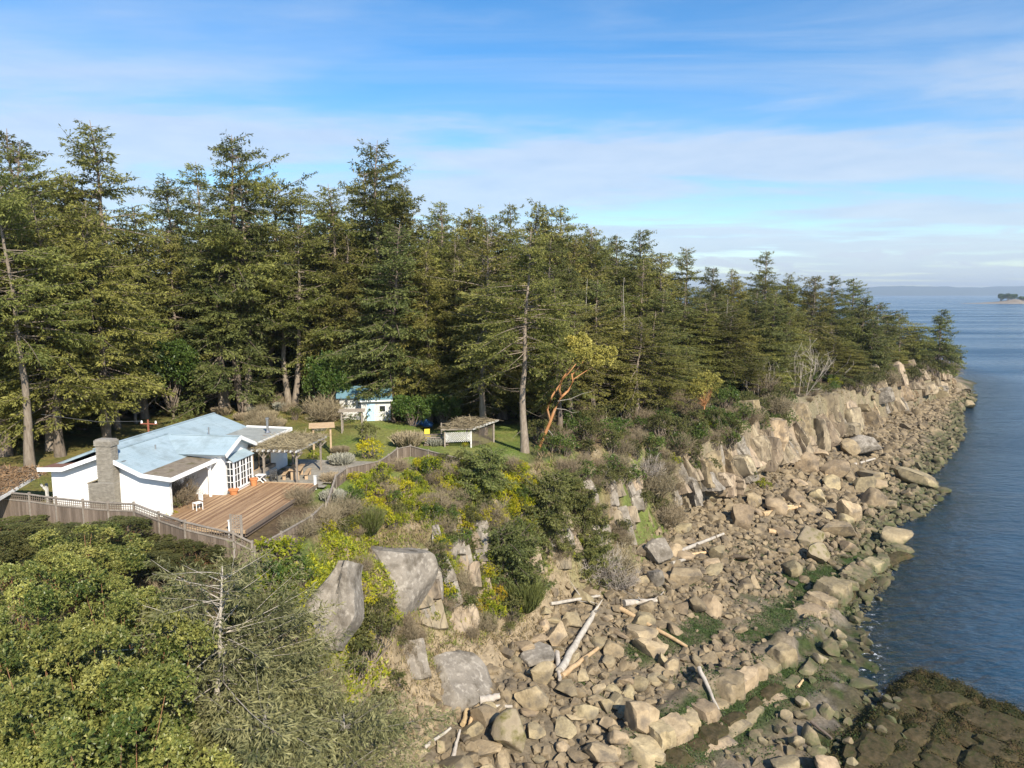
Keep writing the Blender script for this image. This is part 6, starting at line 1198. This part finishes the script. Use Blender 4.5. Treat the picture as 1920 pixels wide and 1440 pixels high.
# ------------------------------------------------------------------ what stands near what: labels of the look-alikes
LM = [('the white house', HL(-3, 7)), ('the carport', HL(-12, 0)), ('the garden cottage', P(678, 800, 14.7)), ('the lattice shelter', P(883, 838, 14.4)), ('the leaning orange madrona', b0), ('the spreading juniper', PY(960, 1010, 52.5)), ('the square overhanging block', hit(1300, 928)[0]), ('the pale prow of rock', hit(1352, 890)[0]), ('the huge split boulder', hit(1622, 860)[0]), ('the pointed fallen boulder', hit(1572, 900)[0]), ('the whale backed boulder', hit(1528, 1030)[0]), ('the dark flat sea boulder', hit(1732, 915)[0]), ('the mossy capped boulder', hit(963, 1420)[0]), ('the longest driftwood pole', hit(1225, 1185)[0]), ('the grey log with roots', hit(1080, 1215)[0]), ('the smooth ledge blocks', hit(1270, 1370)[0]), ('the barnacled ledge', hit(1550, 1120)[0]), ('the leaning grey block', hit(1240, 1065)[0]), ('the tall smooth slab', hit(620, 1200)[0]), ('the broad rounded rock face', hit(752, 1140)[0]), ('the slender pale pillar', hit(868, 1070)[0]), ('the dark fang of rock', hit(1738, 750)[0]), ('the solitary fir of the point', PY(1766, 680, 178)), ('the white limbed leafless tree', hit(1500, 742)[0]), ('the wind thinned grey fir', PY(402, 1300, 26)), ('the lattice fence', P(255, 1008, 14.4)), ('the curved board fence', P(770, 860, 14.4)), ('the laurel thicket', P(225, 800, 14.8)), ('the twin grey trunk', P(12, 850, 14.8)), ('the grey sand patch', hit(1512, 1340)[0]), ('the dark wedge in the cliff', hit(1546, 846)[0]), ('the bleached snag', PY(1102, 640, 86)), ('the far headland pines', PY(1650, 640, 160)), ('the pale log in the greenish rocks', hit(1455, 955)[0])]
cntl = {}
for o in COL.objects:
    if o.parent is None and 'label' in o and 'group' in o: cntl.setdefault(o['label'], []).append(o)
def short(t): return ' '.join(t.split()[:7])
BASE = {'thin low rib of rock across the weed shelf': 'thin low rock rib', 'dark weeded ledge of the low tide shelf': 'dark weeded ledge', 'tall fir in the dense forest behind the white house and garden': 'fir', 'green fir in the forest along the cliff top': 'cliff top fir', 'young bushy fir filling the front edge of the forest': 'young bushy fir', 'plain tan boulder in the rockfall strewn between cliff and lower gravel': 'tan boulder', 'tide stained boulder in the rubble along the waterline': 'tide stained boulder', 'brown boulder in the rockfall below the far cliff': 'brown rockfall boulder', 'jointed brown panel of the long sea cliff': 'jointed cliff panel', 'weathered rock rib breaking through the brown scrub': 'weathered rock rib', 'plain brown boulder lying loose among the beach rubble': 'plain brown boulder'}
for lb, L_ in cntl.items():
    if len(L_) < 4: continue
    base = BASE.get(lb)
    if base is None:
        base = lb.split(' in the thicket')[0].split(' on the ')[0].split(' of the ')[0].split(' among the ')[0].split(' between the ')[0].split(' behind the ')[0].split(' along the ')[0].split(' below the ')[0].split(' in the cliff bay')[0].split(' spilling over')[0].split(' hanging on')[0].split(' filling')[0].split(' set in')[0].split(' at the foot')[0]
    grp = L_[0]['group']; pre = {'scrub along the cliff top': 'cliff top ', 'scrub on the point': 'headland ', 'scrub on the bank below the fence': 'fence bank ', 'scrub on the lower slope': 'lower slope ', 'undergrowth of the near slope': 'undergrowth ', 'tufts along the cliff brow': 'cliff brow ', 'scrub in the cliff bay': 'cliff bay ', 'understorey at the forest edge': '', 'loose boulders of the beach': 'loose ', 'garden shrubs behind the house': 'garden '}.get(grp, '')
    if pre and pre not in base: base = pre + base
    P_ = np.array([o.location[:2] for o in L_]); D = np.stack([np.hypot(P_[:, 0] - m[1][0], P_[:, 1] - m[1][1]) for m in LM], 1); rank = D.argsort(0).argsort(0); used = set(); ORD = ['nearest', 'second nearest', 'third nearest', 'fourth nearest', 'fifth nearest', 'sixth nearest', 'seventh nearest', 'eighth nearest', 'ninth nearest', 'tenth nearest', 'eleventh nearest', 'twelfth nearest'] + [q + ' nearest' for q in 'thirteenth fourteenth fifteenth sixteenth seventeenth eighteenth nineteenth twentieth'.split()]
    for i, o in enumerate(L_):
        done = False
        for j in D[i].argsort()[:10]:
            if rank[i, j] < 20 and (rank[i, j], j) not in used: used.add((rank[i, j], j)); o['label'] = base + ' ' + ORD[rank[i, j]] + ' to ' + LM[j][0]; o['label'] = ' '.join(o['label'].split()[:16]); done = True; break
        if not done:
            sz_ = o.scale.z; med = float(np.median([q.scale.z for q in L_])); word = 'larger ' if sz_ > med * 1.2 else 'smaller ' if sz_ < med * .8 else 'middle sized '
            o['label'] = word + base + ' well away from ' + LM[D[i].argmin()][0]

# ------------------------------------------------------------------ the air
mh = bpy.data.materials.new('haze'); mh.use_nodes = True; mh.node_tree.nodes.clear()
ho = mh.node_tree.nodes.new('ShaderNodeOutputMaterial'); hv = mh.node_tree.nodes.new('ShaderNodeVolumePrincipled')
hv.inputs['Color'].default_value = (.70, .84, 1, 1); hv.inputs['Density'].default_value = 8.5e-5; hv.inputs['Anisotropy'].default_value = .2
mh.node_tree.links.new(hv.outputs[0], ho.inputs['Volume'])
o = MB().box((0, 8000, 140), (36000, 18000, 300)).obj('haze', mh); tag(o, kind='stuff', label='pale sea haze filling the air over the strait', cat='haze')
